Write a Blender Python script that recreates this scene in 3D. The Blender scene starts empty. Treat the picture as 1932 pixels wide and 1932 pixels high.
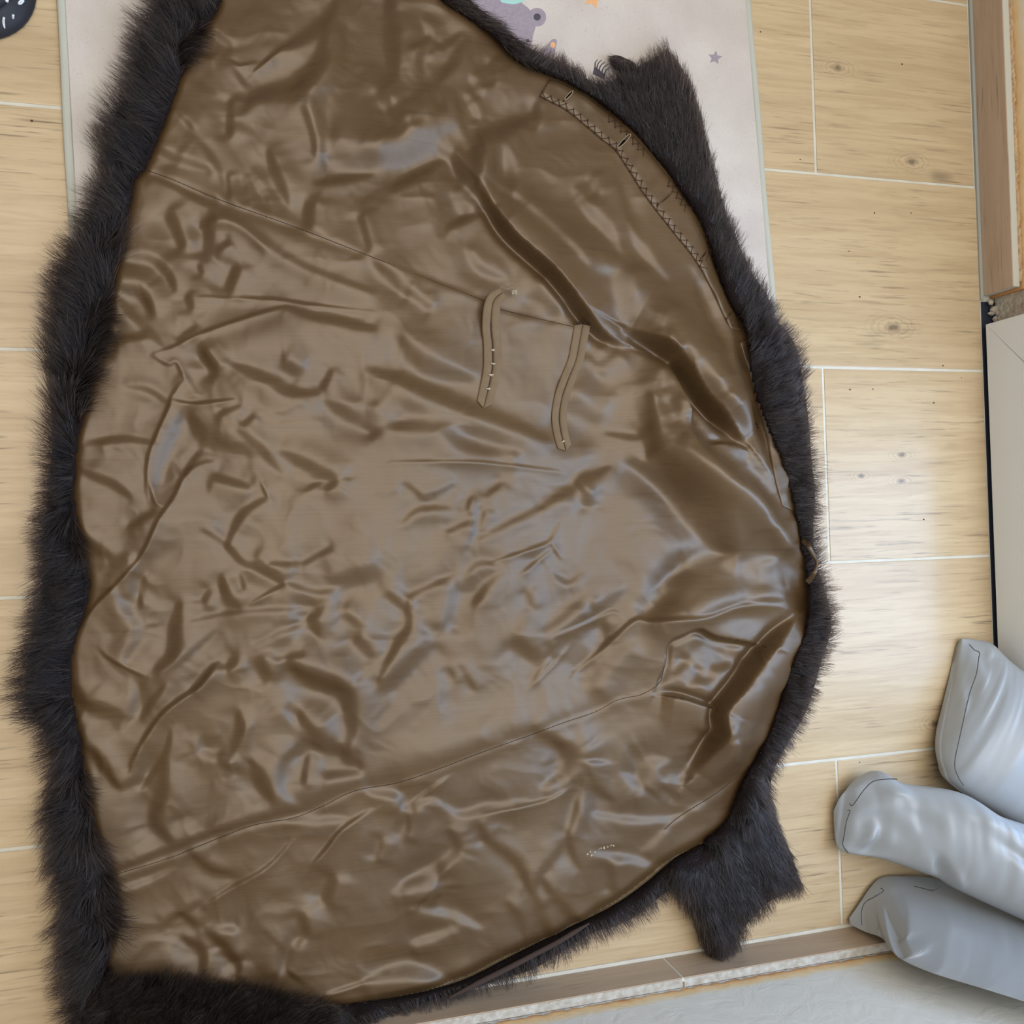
import bpy, bmesh, math, random
import numpy as np
from mathutils import Matrix, Vector

# ------------------------------------------------------------------ camera, world, lights, exposure
SC = bpy.context.scene
COL = SC.collection
CAM_R = np.array([[0.960826, 0.022483, -0.276239], [-0.028648, 0.999422, -0.018299], [0.275668, 0.025496, 0.960915]])
CAM_C = np.array([0.0, -0.83512676, 1.26380454])
FPX = 1790.0
cd = bpy.data.cameras.new('camera')
cd.sensor_fit = 'HORIZONTAL'; cd.sensor_width = 36.0; cd.lens = 36.0 * FPX / 1932.0
cd.clip_start = 0.02; cd.clip_end = 50
cam = bpy.data.objects.new('camera', cd); COL.objects.link(cam)
M4 = Matrix.Identity(4)
for i in range(3):
    for j in range(3): M4[i][j] = float(CAM_R[i, j])
    M4[i][3] = float(CAM_C[i])
cam.matrix_world = M4
SC.camera = cam

wd = bpy.data.worlds.new('room_light'); SC.world = wd; wd.use_nodes = True
wd.node_tree.nodes['Background'].inputs[0].default_value = (1.0, 0.97, 0.93, 1)
wd.node_tree.nodes['Background'].inputs[1].default_value = 0.30

def area(name, loc, target, sx, sy, power, color):
    l = bpy.data.lights.new(name, 'AREA'); l.shape = 'RECTANGLE'; l.size = sx; l.size_y = sy
    l.energy = power; l.color = color
    o = bpy.data.objects.new(name, l); COL.objects.link(o); o.location = loc
    o.rotation_euler = (Vector(target) - Vector(loc)).to_track_quat('-Z', 'Y').to_euler()
    return o
area('sky_through_glass_door', (1.42, -0.97, 1.12), (0.2, -0.97, 0.55), 0.62, 1.8, 25, (0.38, 0.61, 1.0))
area('overhead_fill', (0.58, -0.72, 2.5), (0.58, -0.72, 0.0), 2.7, 2.3, 70, (1.0, 0.965, 0.92))  # added soft light, unseen overhead, for gloss and fold contrast on the satin

vs = SC.view_settings
vs.view_transform = 'Standard'; vs.look = 'None'; vs.gamma = 1.0; vs.use_curve_mapping = False
vs.exposure = 0.0
rng = np.random.default_rng(7)
random.seed(7)

# ------------------------------------------------------------------ helpers
def W(px, py, z=0.0):
    """the place where the camera's sight line through a pixel of the photo meets the height z"""
    px = np.asarray(px, float); py = np.asarray(py, float); z = np.asarray(z, float)
    d = np.stack([(px - 966) / FPX, -(py - 966) / FPX, -np.ones_like(px)], -1) @ CAM_R.T
    t = (z - CAM_C[2]) / d[..., 2]
    return CAM_C + d * t[..., None]

def Wx(px, py, x):
    d = np.array([(px - 966) / FPX, -(py - 966) / FPX, -1.0]) @ CAM_R.T
    return CAM_C + d * ((x - CAM_C[0]) / d[0])

def Wy(px, py, y):
    d = np.array([(px - 966) / FPX, -(py - 966) / FPX, -1.0]) @ CAM_R.T
    return CAM_C + d * ((y - CAM_C[1]) / d[1])

def tag(o, label=None, cat=None, group=None, kind=None):
    if label: o['label'] = label
    if cat: o['category'] = cat
    if group: o['group'] = group
    if kind: o['kind'] = kind
    return o

def link(name, me, mat=None, parent=None, smooth=True):
    o = bpy.data.objects.new(name, me); COL.objects.link(o)
    if mat: me.materials.append(mat)
    if smooth:
        me.polygons.foreach_set('use_smooth', np.ones(len(me.polygons), bool))
    if parent: o.parent = parent
    return o

def mesh(name, v, f, mat=None, parent=None, smooth=True):
    me = bpy.data.meshes.new(name)
    me.from_pydata([tuple(map(float, p)) for p in v], [], [tuple(map(int, q)) for q in f])
    me.update()
    return link(name, me, mat, parent, smooth)

def quadmesh(name, v, quads, mat=None, parent=None, smooth=True):
    """fast path for big quad meshes (numpy arrays)"""
    me = bpy.data.meshes.new(name)
    v = np.ascontiguousarray(v, np.float32); q = np.ascontiguousarray(quads, np.int32)
    me.vertices.add(len(v)); me.vertices.foreach_set('co', v.ravel())
    me.loops.add(q.size); me.loops.foreach_set('vertex_index', q.ravel())
    me.polygons.add(len(q)); me.polygons.foreach_set('loop_start', np.arange(0, q.size, 4, dtype=np.int32))
    me.update(calc_edges=True); me.validate()
    return link(name, me, mat, parent, smooth)

def empty(name, loc):
    o = bpy.data.objects.new(name, None); COL.objects.link(o); o.location = loc
    o.empty_display_size = 0.05
    bpy.context.view_layer.update()
    return o

def adopt(child, parent):
    child.parent = parent
    child.matrix_parent_inverse = parent.matrix_world.inverted()

def box(name, x0, x1, y0, y1, z0, z1, mat, parent=None, bevel=0.0, smooth=False):
    bm = bmesh.new(); bmesh.ops.create_cube(bm, size=1.0)
    for v in bm.verts:
        v.co = ((x0 + x1) / 2 + v.co.x * (x1 - x0), (y0 + y1) / 2 + v.co.y * (y1 - y0), (z0 + z1) / 2 + v.co.z * (z1 - z0))
    if bevel:
        bmesh.ops.bevel(bm, geom=list(bm.edges), offset=bevel, segments=2, affect='EDGES', profile=0.6)
    me = bpy.data.meshes.new(name); bm.to_mesh(me); bm.free()
    return link(name, me, mat, parent, smooth)

def prism(name, pts, z0, z1, mat, parent=None, inset=0.0):
    """closed outline (world xy) raised from z0 to z1; the top may be drawn in a little to round the rim"""
    p = np.asarray(pts, float); n = len(p); c = p.mean(0)
    nrm = np.roll(p, -1, 0) - np.roll(p, 1, 0); nrm = np.stack([nrm[:, 1], -nrm[:, 0]], 1)
    nrm /= np.linalg.norm(nrm, axis=1)[:, None] + 1e-9
    if np.sum(nrm * (p - c)) < 0: nrm = -nrm
    top = p - nrm * inset
    v = [(x, y, z0) for x, y in p] + [(x, y, z0 + (z1 - z0) * (0.5 if inset else 1)) for x, y in p] + [(x, y, z1) for x, y in top]
    f = []
    for r in (0, 1):
        for i in range(n):
            j = (i + 1) % n
            f.append((r * n + i, r * n + j, (r + 1) * n + j, (r + 1) * n + i))
    f.append(tuple(range(2 * n, 3 * n)))
    o = mesh(name, v, f, mat, parent, False)
    bm = bmesh.new(); bm.from_mesh(o.data); bmesh.ops.recalc_face_normals(bm, faces=bm.faces); bm.to_mesh(o.data); bm.free()
    return o

def tube(pts, r, seg=6, closed=False):
    """verts and faces of a tube along 3-D points; r may be a list"""
    p = np.asarray(pts, float); n = len(p)
    rr = np.full(n, r) if np.isscalar(r) else np.asarray(r, float)
    t = np.gradient(p, axis=0); t /= np.linalg.norm(t, axis=1)[:, None] + 1e-12
    up = np.array([0, 0, 1.0])
    a = np.cross(t, up); ln = np.linalg.norm(a, axis=1); a[ln < 1e-5] = (1, 0, 0)
    a /= np.linalg.norm(a, axis=1)[:, None]
    b = np.cross(a, t)
    ang = np.linspace(0, 2 * math.pi, seg, endpoint=False)
    v = (p[:, None] + rr[:, None, None] * (a[:, None] * np.cos(ang)[None, :, None] + b[:, None] * np.sin(ang)[None, :, None])).reshape(-1, 3)
    f = []
    for i in range(n - 1 + (1 if closed else 0)):
        i2 = (i + 1) % n
        for k in range(seg):
            k2 = (k + 1) % seg
            f.append((i * seg + k, i * seg + k2, i2 * seg + k2, i2 * seg + k))
    if not closed:
        f.append(tuple(range(seg - 1, -1, -1))); f.append(tuple((n - 1) * seg + k for k in range(seg)))
    return v, f

def join(parts):
    V, F, o = [], [], 0
    for v, f in parts:
        V += [tuple(p) for p in v]; F += [tuple(i + o for i in q) for q in f]; o += len(v)
    return V, F

def spline(pts, n=8, closed=False):
    """Catmull-Rom through 2-D/3-D points"""
    p = np.asarray(pts, float); m = len(p); out = []
    for i in range(m if closed else m - 1):
        if closed: a, b, c, d = p[(i - 1) % m], p[i], p[(i + 1) % m], p[(i + 2) % m]
        else: a, b, c, d = p[max(i - 1, 0)], p[i], p[i + 1], p[min(i + 2, m - 1)]
        for t in np.linspace(0, 1, n, endpoint=False):
            out.append(0.5 * ((2 * b) + (c - a) * t + (2 * a - 5 * b + 4 * c - d) * t * t + (3 * b - a - 3 * c + d) * t ** 3))
    if not closed: out.append(p[-1])
    return np.array(out)

def resample(pts, n):
    p = np.asarray(pts, float)
    s = np.r_[0, np.cumsum(np.linalg.norm(np.diff(p, axis=0), axis=1))]
    t = np.linspace(0, s[-1], n)
    return np.stack([np.interp(t, s, p[:, k]) for k in range(p.shape[1])], 1)

def inside(poly, X, Y):
    r = np.zeros(X.shape, bool); n = len(poly)
    for i in range(n):
        x0, y0 = poly[i]; x1, y1 = poly[(i + 1) % n]
        if y0 == y1: continue
        c = ((y0 > Y) != (y1 > Y)) & (X < (x1 - x0) * (Y - y0) / (y1 - y0) + x0)
        r ^= c
    return r

def edge_dist(poly, X, Y, nearest=False):
    D = np.full(X.shape, 1e9); NX = np.zeros(X.shape); NY = np.zeros(X.shape); n = len(poly)
    for i in range(n):
        x0, y0 = poly[i]; x1, y1 = poly[(i + 1) % n]
        dx, dy = x1 - x0, y1 - y0; L = dx * dx + dy * dy
        if L == 0: continue
        t = np.clip(((X - x0) * dx + (Y - y0) * dy) / L, 0, 1)
        qx = x0 + t * dx; qy = y0 + t * dy; d = np.hypot(X - qx, Y - qy)
        m = d < D
        D = np.where(m, d, D)
        if nearest: NX = np.where(m, qx, NX); NY = np.where(m, qy, NY)
    return (D, NX, NY) if nearest else D

def vnoise(X, Y, scale, seed):
    """smooth value noise, about -1..1"""
    r = np.random.default_rng(seed); G = r.uniform(-1, 1, (97, 97))
    x = X / scale + 31.7; y = Y / scale + 17.3
    xi = np.floor(x).astype(int); yi = np.floor(y).astype(int)
    fx = x - xi; fy = y - yi; fx = fx * fx * fx * (fx * (fx * 6 - 15) + 10); fy = fy * fy * fy * (fy * (fy * 6 - 15) + 10)
    g = lambda a, b: G[a % 97, b % 97]
    return (g(xi, yi) * (1 - fx) * (1 - fy) + g(xi + 1, yi) * fx * (1 - fy) + g(xi, yi + 1) * (1 - fx) * fy + g(xi + 1, yi + 1) * fx * fy)

def blur(A, n=1):
    for _ in range(n):
        P = np.pad(A, 1, mode='edge')
        A = (P[:-2, 1:-1] + P[2:, 1:-1] + P[1:-1, :-2] + P[1:-1, 2:] + 2 * P[1:-1, 1:-1]) / 6
    return A

# ------------------------------------------------------------------ materials
def srgb(r, g, b):
    f = lambda c: (c / 255 / 12.92) if c / 255 <= 0.04045 else ((c / 255 + 0.055) / 1.055) ** 2.4
    return (f(r), f(g), f(b), 1.0)

class NT:
    def __init__(s, name):
        s.m = bpy.data.materials.new(name); s.m.use_nodes = True
        s.t = s.m.node_tree; s.b = s.t.nodes['Principled BSDF']
    def n(s, t, **k):
        o = s.t.nodes.new(t)
        for a, v in k.items():
            if a.startswith('i_'):
                key = a[2:]; key = int(key) if key.isdigit() else key.replace('_', ' ')
                o.inputs[key].default_value = v
            else: setattr(o, a, v)
        return o
    def l(s, a, b): s.t.links.new(a, b)
    def coord(s, scale=(1, 1, 1), kind='Object', rot=(0, 0, 0), loc=(0, 0, 0)):
        c = s.n('ShaderNodeTexCoord'); m = s.n('ShaderNodeMapping')
        m.inputs['Scale'].default_value = scale; m.inputs['Rotation'].default_value = rot; m.inputs['Location'].default_value = loc
        s.l(c.outputs[kind], m.inputs[0]); s.map = m
        return m.outputs[0]
    def noise(s, co, scale, detail=3, rough=0.5, dist=0.0):
        o = s.n('ShaderNodeTexNoise'); o.inputs['Scale'].default_value = scale; o.inputs['Detail'].default_value = detail
        o.inputs['Roughness'].default_value = rough; o.inputs['Distortion'].default_value = dist
        s.l(co, o.inputs['Vector']); return o.outputs[0]
    def ramp(s, x, stops):
        o = s.n('ShaderNodeValToRGB'); e = o.color_ramp.elements
        while len(e) < len(stops): e.new(0.5)
        for k, (p, c) in enumerate(stops):
            e[k].position = p; e[k].color = c if len(c) == 4 else (*c, 1)
        s.l(x, o.inputs[0]); return o.outputs[0]
    def mix(s, fac, a, b, mode='MIX'):
        o = s.n('ShaderNodeMix', data_type='RGBA', blend_type=mode)
        for k, v in ((0, fac), (6, a), (7, b)):
            if isinstance(v, (int, float)): o.inputs[k].default_value = v
            elif isinstance(v, tuple): o.inputs[k].default_value = v
            else: s.l(v, o.inputs[k])
        return o.outputs[2]
    def math(s, op, a, b=0.0):
        o = s.n('ShaderNodeMath', operation=op)
        for k, v in ((0, a), (1, b)):
            if isinstance(v, (int, float)): o.inputs[k].default_value = v
            else: s.l(v, o.inputs[k])
        return o.outputs[0]
    def bump(s, h, strength=0.3, dist=0.001):
        o = s.n('ShaderNodeBump'); o.inputs['Strength'].default_value = strength; o.inputs['Distance'].default_value = dist
        s.l(h, o.inputs['Height']); s.l(o.outputs[0], s.b.inputs['Normal'])
    def base(s, c):
        if isinstance(c, tuple): s.b.inputs['Base Color'].default_value = c
        else: s.l(c, s.b.inputs['Base Color'])
    def set(s, **k):
        for a, v in k.items(): s.b.inputs[a.replace('_', ' ')].default_value = v
        return s

def wood_tile(name, light, mid, dark, along='x', rough=0.38):
    m = NT(name)
    sc = (1, 14, 14) if along == 'x' else (14, 1, 14)
    tc = m.n('ShaderNodeTexCoord'); oi = m.n('ShaderNodeObjectInfo')
    off = m.n('ShaderNodeVectorMath', operation='MULTIPLY_ADD')
    cx = m.n('ShaderNodeCombineXYZ')
    for k in range(3): m.l(oi.outputs['Random'], cx.inputs[k])
    m.l(cx.outputs[0], off.inputs[0]); off.inputs[1].default_value = (37, 53, 11); m.l(tc.outputs['Object'], off.inputs[2])
    mp = m.n('ShaderNodeMapping'); mp.inputs['Scale'].default_value = sc; m.l(off.outputs[0], mp.inputs[0])
    broad = m.noise(mp.outputs[0], 1.3, 4, 0.55, 0.9)
    grain = m.noise(mp.outputs[0], 7.0, 6, 0.62, 0.5)
    mp2 = m.n('ShaderNodeMapping'); mp2.inputs['Scale'].default_value = tuple(v * (0.55 if v == 1 else 1.5) for v in sc); m.l(off.outputs[0], mp2.inputs[0])
    crack = m.noise(mp2.outputs[0], 4.2, 5, 0.7, 1.6)
    vor = m.n('ShaderNodeTexVoronoi', feature='F1'); vor.inputs['Scale'].default_value = 5.0
    mp3 = m.n('ShaderNodeMapping'); mp3.inputs['Scale'].default_value = (0.55, 1.25, 1) if along == 'x' else (1.25, 0.55, 1); m.l(off.outputs[0], mp3.inputs[0])
    m.l(mp3.outputs[0], vor.inputs['Vector'])
    knot = m.ramp(vor.outputs['Distance'], [(0.02, (1, 1, 1)), (0.09, (0, 0, 0))])
    blotch = m.noise(off.outputs[0], 6.0, 3)
    fs = (11, 240, 240) if along == 'x' else (240, 11, 240)
    mp4 = m.n('ShaderNodeMapping'); mp4.inputs['Scale'].default_value = fs; m.l(off.outputs[0], mp4.inputs[0])
    fine = m.noise(mp4.outputs[0], 1.0, 3, 0.55, 0.3)
    fs2 = (5, 90, 90) if along == 'x' else (90, 5, 90)
    mp5 = m.n('ShaderNodeMapping'); mp5.inputs['Scale'].default_value = fs2; m.l(off.outputs[0], mp5.inputs[0])
    vein = m.noise(mp5.outputs[0], 1.0, 2, 0.5, 1.2)
    c = m.mix(m.ramp(broad, [(0.3, (0, 0, 0)), (0.7, (1, 1, 1))]), light, m.mix(0.5, light, mid))
    c = m.mix(m.math('MULTIPLY', m.ramp(grain, [(0.40, (1, 1, 1)), (0.56, (0, 0, 0))]), 0.40), c, mid)
    patch = m.ramp(blotch, [(0.38, (0.25, 0.25, 0.25)), (0.62, (1, 1, 1))])
    c = m.mix(m.math('MULTIPLY', m.math('MULTIPLY', m.ramp(fine, [(0.27, (1, 1, 1)), (0.42, (0, 0, 0))]), 0.75), patch), c, dark)
    c = m.mix(m.math('MULTIPLY', m.ramp(vein, [(0.20, (1, 1, 1)), (0.285, (0, 0, 0))]), 0.7), c, dark)
    c = m.mix(m.math('MULTIPLY', m.ramp(crack, [(0.24, (1, 1, 1)), (0.31, (0, 0, 0))]), 0.65), c, dark)
    c = m.mix(m.math('MULTIPLY', m.math('MULTIPLY', knot, m.ramp(blotch, [(0.5, (0, 0, 0)), (0.58, (1, 1, 1))])), 0.6), c, dark)
    if along == 'x':
        geo = m.n('ShaderNodeNewGeometry')
        for kc, kr in KNOTS:
            sb = m.n('ShaderNodeVectorMath', operation='SUBTRACT'); m.l(geo.outputs['Position'], sb.inputs[0]); sb.inputs[1].default_value = (float(kc[0]), float(kc[1]), 0)
            ml = m.n('ShaderNodeVectorMath', operation='MULTIPLY'); m.l(sb.outputs[0], ml.inputs[0]); ml.inputs[1].default_value = (0.62, 1.25, 0)
            ln = m.n('ShaderNodeVectorMath', operation='LENGTH'); m.l(ml.outputs[0], ln.inputs[0])
            d = m.math('ADD', m.math('DIVIDE', ln.outputs['Value'], kr), m.math('MULTIPLY', m.math('SUBTRACT', m.noise(geo.outputs['Position'], 120, 3), 0.5), 0.9))
            core = m.ramp(d, [(0.25, (0.75, 0.75, 0.75)), (0.75, (0, 0, 0))])
            ring = m.math('MULTIPLY', m.ramp(m.math('SINE', m.math('MULTIPLY', d, 11.0)), [(0.55, (0, 0, 0)), (1.0, (1, 1, 1))]), m.ramp(m.math('MULTIPLY', d, 0.3), [(0.2, (0.35, 0.35, 0.35)), (0.85, (0, 0, 0))]))
            c = m.mix(m.math('MAXIMUM', core, ring), c, dark)
    m.base(c)
    m.set(Roughness=rough, Specular_IOR_Level=0.5)
    m.bump(fine, 0.12, 0.0008)
    return m.m

KNOTS = [(W(1685, 617), 0.013), (W(1702, 858), 0.008), (W(1701, 908), 0.008), (W(1580, 128), 0.010), (W(1720, 305), 0.011), (W(1625, 898), 0.007), (W(1765, 1365), 0.010)]
M = {}
M['tile'] = wood_tile('wood_look_tile', srgb(204, 181, 144), srgb(173, 147, 112), srgb(96, 82, 68), 'x', 0.25)
M['skirting_y'] = wood_tile('skirting_tile_right', srgb(184, 160, 138), srgb(160, 136, 114), srgb(104, 86, 70), 'y', 0.4)
M['skirting_x'] = wood_tile('skirting_tile_front', srgb(184, 162, 138), srgb(164, 142, 118), srgb(110, 92, 76), 'x', 0.4)

def simple(name, color, rough=0.6, spec=0.4, bump=None, var=None, **k):
    m = NT(name); co = m.coord()
    c = color
    if var: c = m.mix(m.ramp(m.noise(co, var[0], 4), [(0.3, (0, 0, 0)), (0.7, (1, 1, 1))]), color, var[1])
    m.base(c); m.set(Roughness=rough, Specular_IOR_Level=spec, **k)
    if bump: m.bump(m.noise(co, bump[0], 4), bump[1], bump[2])
    return m.m

M['grout'] = simple('pale_grout', srgb(214, 210, 196), 0.85, 0.2, (400, 0.3, 0.001), (30, srgb(200, 196, 180)))
M['silicone'] = simple('grey_sealant', srgb(158, 158, 148), 0.6, 0.3, (200, 0.2, 0.001))
M['pvc'] = simple('white_pvc', srgb(222, 224, 222), 0.28, 0.5)
M['gap_shade'] = simple('door_gap_shade', srgb(40, 46, 58), 0.6, 0.3)  # dark colour painting the shade in the gap below the door
M['mortar'] = simple('old_mortar', srgb(188, 182, 170), 0.9, 0.2, (160, 0.9, 0.004), (70, srgb(160, 146, 126)))
M['tile_top'] = simple('skirting_tile_top', srgb(196, 196, 184), 0.7, 0.3, (200, 0.2, 0.001))
M['mortar_pale'] = simple('pale_crumbly_mortar', srgb(198, 197, 190), 0.9, 0.2, (260, 0.5, 0.002), (120, srgb(166, 158, 144)))
M['mortar_brown'] = simple('brown_crumbly_mortar', srgb(178, 140, 104), 0.9, 0.2, (260, 0.8, 0.003), (110, srgb(206, 180, 140)))
M['rug_edge'] = simple('rug_binding', srgb(186, 186, 174), 0.8, 0.2, (700, 0.3, 0.0008))
M['print_lilac'] = simple('print_lilac', srgb(160, 150, 158), 0.95, 0.1, (900, 0.2, 0.0005), (260, srgb(148, 138, 147)))
M['print_dark'] = simple('print_dark', srgb(84, 80, 88), 0.95, 0.1)
M['print_teal'] = simple('print_teal', srgb(166, 208, 200), 0.95, 0.1)
M['print_orange'] = simple('print_orange', srgb(226, 172, 122), 0.95, 0.1)
M['shoe_rubber'] = simple('shoe_black_rubber', srgb(38, 40, 48), 0.55, 0.4, (300, 0.15, 0.001))
M['shoe_upper'] = simple('shoe_black_upper', srgb(30, 32, 40), 0.7, 0.3, (800, 0.3, 0.0008))
M['white_print'] = simple('shoe_white_print', srgb(226, 232, 240), 0.6, 0.3)
M['pelt'] = simple('dark_pelt', srgb(30, 23, 22), 0.9, 0.1)
M['suede'] = simple('pelt_suede_edge', srgb(70, 59, 54), 0.95, 0.1, (500, 0.4, 0.001))
M['thread_dark'] = simple('dark_brown_thread', srgb(72, 50, 38), 0.8, 0.2)
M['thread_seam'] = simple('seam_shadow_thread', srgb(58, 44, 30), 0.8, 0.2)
M['thread_pale'] = simple('pale_thread', srgb(196, 182, 160), 0.8, 0.2)
M['thread_grey'] = simple('dark_grey_thread', srgb(70, 68, 66), 0.8, 0.2)
M['buttonhole_rim'] = simple('buttonhole_rim', srgb(150, 132, 106), 0.8, 0.2)
M['lint'] = simple('pale_residue', srgb(176, 160, 138), 0.9, 0.1)
M['crumb'] = simple('brown_crumb', srgb(96, 68, 48), 0.9, 0.1)
M['opening'] = simple('buttonhole_dark', srgb(14, 12, 12), 0.95, 0.05)
M['cotton'] = simple('strap_cotton', srgb(122, 102, 77), 0.8, 0.2, (900, 0.4, 0.0006), (60, srgb(112, 93, 70)))

# wall plaster: white paint, with an unpainted cream and orange-brown band just above the skirting
m = NT('wall_plaster'); co = m.coord()
sep = m.n('ShaderNodeSeparateXYZ'); m.l(co, sep.inputs[0])
nz = m.math('ADD', sep.outputs[2], m.math('MULTIPLY', m.math('SUBTRACT', m.noise(co, 26, 5, 0.6), 0.5), 0.022))
c = m.ramp(m.math('MULTIPLY', nz, 5.0), [(0.33, srgb(190, 140, 92)), (0.365, srgb(228, 190, 138)), (0.41, srgb(234, 212, 172)), (0.46, srgb(226, 224, 214))])
m.base(c); m.set(Roughness=0.75, Specular_IOR_Level=0.25)
m.bump(m.noise(co, 22, 6, 0.6, 0.8), 0.35, 0.006); M['wall'] = m.m

# rug: short pile, greyish beige, faint dirt
m = NT('rug_pile'); co = m.coord()
c = m.mix(m.ramp(m.noise(co, 9, 4), [(0.35, (0, 0, 0)), (0.7, (1, 1, 1))]), srgb(206, 198, 190), srgb(190, 180, 172))
c = m.mix(m.math('MULTIPLY', m.ramp(m.noise(co, 420, 2), [(0.62, (0, 0, 0)), (0.8, (1, 1, 1))]), 0.5), c, srgb(150, 140, 132))
m.base(c); m.set(Roughness=0.95, Specular_IOR_Level=0.1, Sheen_Weight=0.15)
m.bump(m.noise(co, 700, 3), 0.5, 0.001); M['rug'] = m.m

# satin lining
def satin(name, base, dark, rough=0.40):
    m = NT(name)
    co = m.coord((1, 1, 1))
    cs = m.coord((9, 520, 60)); slub = m.noise(cs, 1.0, 4, 0.65)
    cs2 = m.coord((2.2, 150, 40)); slub2 = m.noise(cs2, 1.0, 2, 0.5)
    big = m.noise(co, 7, 3)
    c = m.mix(m.ramp(big, [(0.35, (0, 0, 0)), (0.65, (1, 1, 1))]), base, dark)
    c = m.mix(m.math('MULTIPLY', m.ramp(slub, [(0.35, (1, 1, 1)), (0.6, (0, 0, 0))]), 0.30), c, srgb(62, 45, 28))
    c = m.mix(m.math('MULTIPLY', m.ramp(slub2, [(0.22, (1, 1, 1)), (0.36, (0, 0, 0))]), 0.5), c, srgb(58, 42, 27))
    m.base(c); m.set(Roughness=rough, IOR=1.66); m.b.inputs['Specular Tint'].default_value = (1.0, 0.87, 0.72, 1)
    m.bump(slub, 0.10, 0.0006)
    return m.m
M['satin'] = satin('brown_satin', srgb(90, 68, 42), srgb(82, 61, 38))
M['satin_band'] = satin('brown_satin_band', srgb(88, 67, 43), srgb(80, 61, 39), 0.42)

# grey leatherette
m = NT('grey_leatherette'); co = m.coord()
m.base(srgb(160, 163, 164)); m.set(Roughness=0.30, Specular_IOR_Level=0.5)
m.bump(m.noise(co, 900, 3), 0.12, 0.0006); M['leatherette'] = m.m

# door glass: clear pane, see-through for light, with a mirror share by angle
m = NT('door_glass'); nt = m.t
tr = m.n('ShaderNodeBsdfTransparent'); gl = m.n('ShaderNodeBsdfGlossy'); gl.inputs['Roughness'].default_value = 0.02
mx = m.n('ShaderNodeMixShader'); mx.inputs[0].default_value = 0.05; m.l(tr.outputs[0], mx.inputs[1]); m.l(gl.outputs[0], mx.inputs[2])
m.l(mx.outputs[0], nt.nodes['Material Output'].inputs[0]); M['glass'] = m.m

# fur strands
m = NT('fur_strand'); nt = m.t
hb = m.n('ShaderNodeBsdfHairPrincipled', parametrization='COLOR')
hi = m.n('ShaderNodeHairInfo')
m.l(m.ramp(hi.outputs['Random'], [(0.0, (0.004, 0.003, 0.003)), (0.8, (0.014, 0.0095, 0.0085)), (1.0, (0.11, 0.085, 0.075))]), hb.inputs['Color'])
hb.inputs['Roughness'].default_value = 0.34; hb.inputs['IOR'].default_value = 1.38; hb.inputs['Radial Roughness'].default_value = 0.55
m.l(hb.outputs[0], nt.nodes['Material Output'].inputs[0]); M['fur'] = m.m

# ------------------------------------------------------------------ the room
floor = box('floor', -1.6, 1.32, -1.4575, 1.5, -0.03, -0.0012, M['grout']); tag(floor, 'pale grout bed under wood-look floor tiles', kind='structure')
G = 0.0021
rows = [(k, 0.867 if k % 2 == 0 else 0.267) for k in range(-5, 5)]
TILE_ME = {}
for k, j in rows:
    y1 = -0.3 * k; y0 = max(-0.3 * (k + 1), -1.4545)
    x = j - 2.4
    while x < 1.2:
        x0, x1 = max(x, -1.6), min(x + 1.2, 1.164 if k < 1 else 1.1668)
        if x1 - x0 > 0.02:
            t = box('tile', -(x1 - x0) / 2 + G, (x1 - x0) / 2 - G, -(y1 - y0) / 2 + G, (y1 - y0) / 2 - G, -0.008, 0, M['tile'], floor, 0.0009)
            t.location = ((x0 + x1) / 2, (y0 + y1) / 2, random.uniform(-0.0002, 0.0002))
        x += 1.2

XW, YW = 1.1725, -1.4575          # faces of the two skirtings
# right wall with its skirting; it stops short where the door begins
wr = box('wall_right', XW + 0.012, XW + 0.16, -0.482, 1.5, 0, 2.5, M['wall']); tag(wr, kind='structure')
rev = box('trim_1', XW + 0.018, XW + 0.15, -0.522, -0.482, 0.004, 2.5, M['mortar']); tag(rev, 'raw grey plaster reveal between wall and white door', kind='structure')
br = box('baseboard_right', XW, XW + 0.012, -0.476, 1.5, 0.0, 0.062, M['mortar']); tag(br, kind='structure')
for y0, y1 in ((-0.478, 0.722), (0.726, 1.5)):
    t = box('tile', XW - 0.004, XW - 0.0022, y0, y1, 0.002, 0.065, M['skirting_y'], br, 0.0006)
    box('tile_edge', XW - 0.0021, XW + 0.0095, y0, y1, 0.002, 0.0646, M['tile_top'], br, 0.0006)
s = box('sealant', XW - 0.0085, XW - 0.002, -0.485, 1.5, -0.001, 0.004, M['silicone'], br, 0.001)
# broken plaster along the top of the right skirting
def ragged(name, axis, a0, a1, face, depth, z0, z1, mat, parent, seed, n=180):
    r = np.random.default_rng(seed); V = []; F = []
    for i, a in enumerate(np.linspace(a0, a1, n)):
        d = depth * (0.8 + 0.3 * r.random()); zz = z1 + 0.0015 * r.standard_normal()
        for off, z in ((0, z0), (-d, z0 + 0.0005), (-d * 0.7, (z0 + zz) / 2), (0.001, zz)):
            V.append((face + off, a, z) if axis == 'y' else (a, face - off * (-1) if False else face + off * (1), z))
        if i:
            b = (i - 1) * 4
            for k in range(3): F.append((b + k, b + k + 4, b + k + 5, b + k + 1))
    return mesh(name, V, F, mat, parent, False)
ragged('mortar_edge', 'y', -0.47, 0.4, XW + 0.0125, 0.0035, 0.0640, 0.0695, M['mortar_brown'], br, 3)
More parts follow.
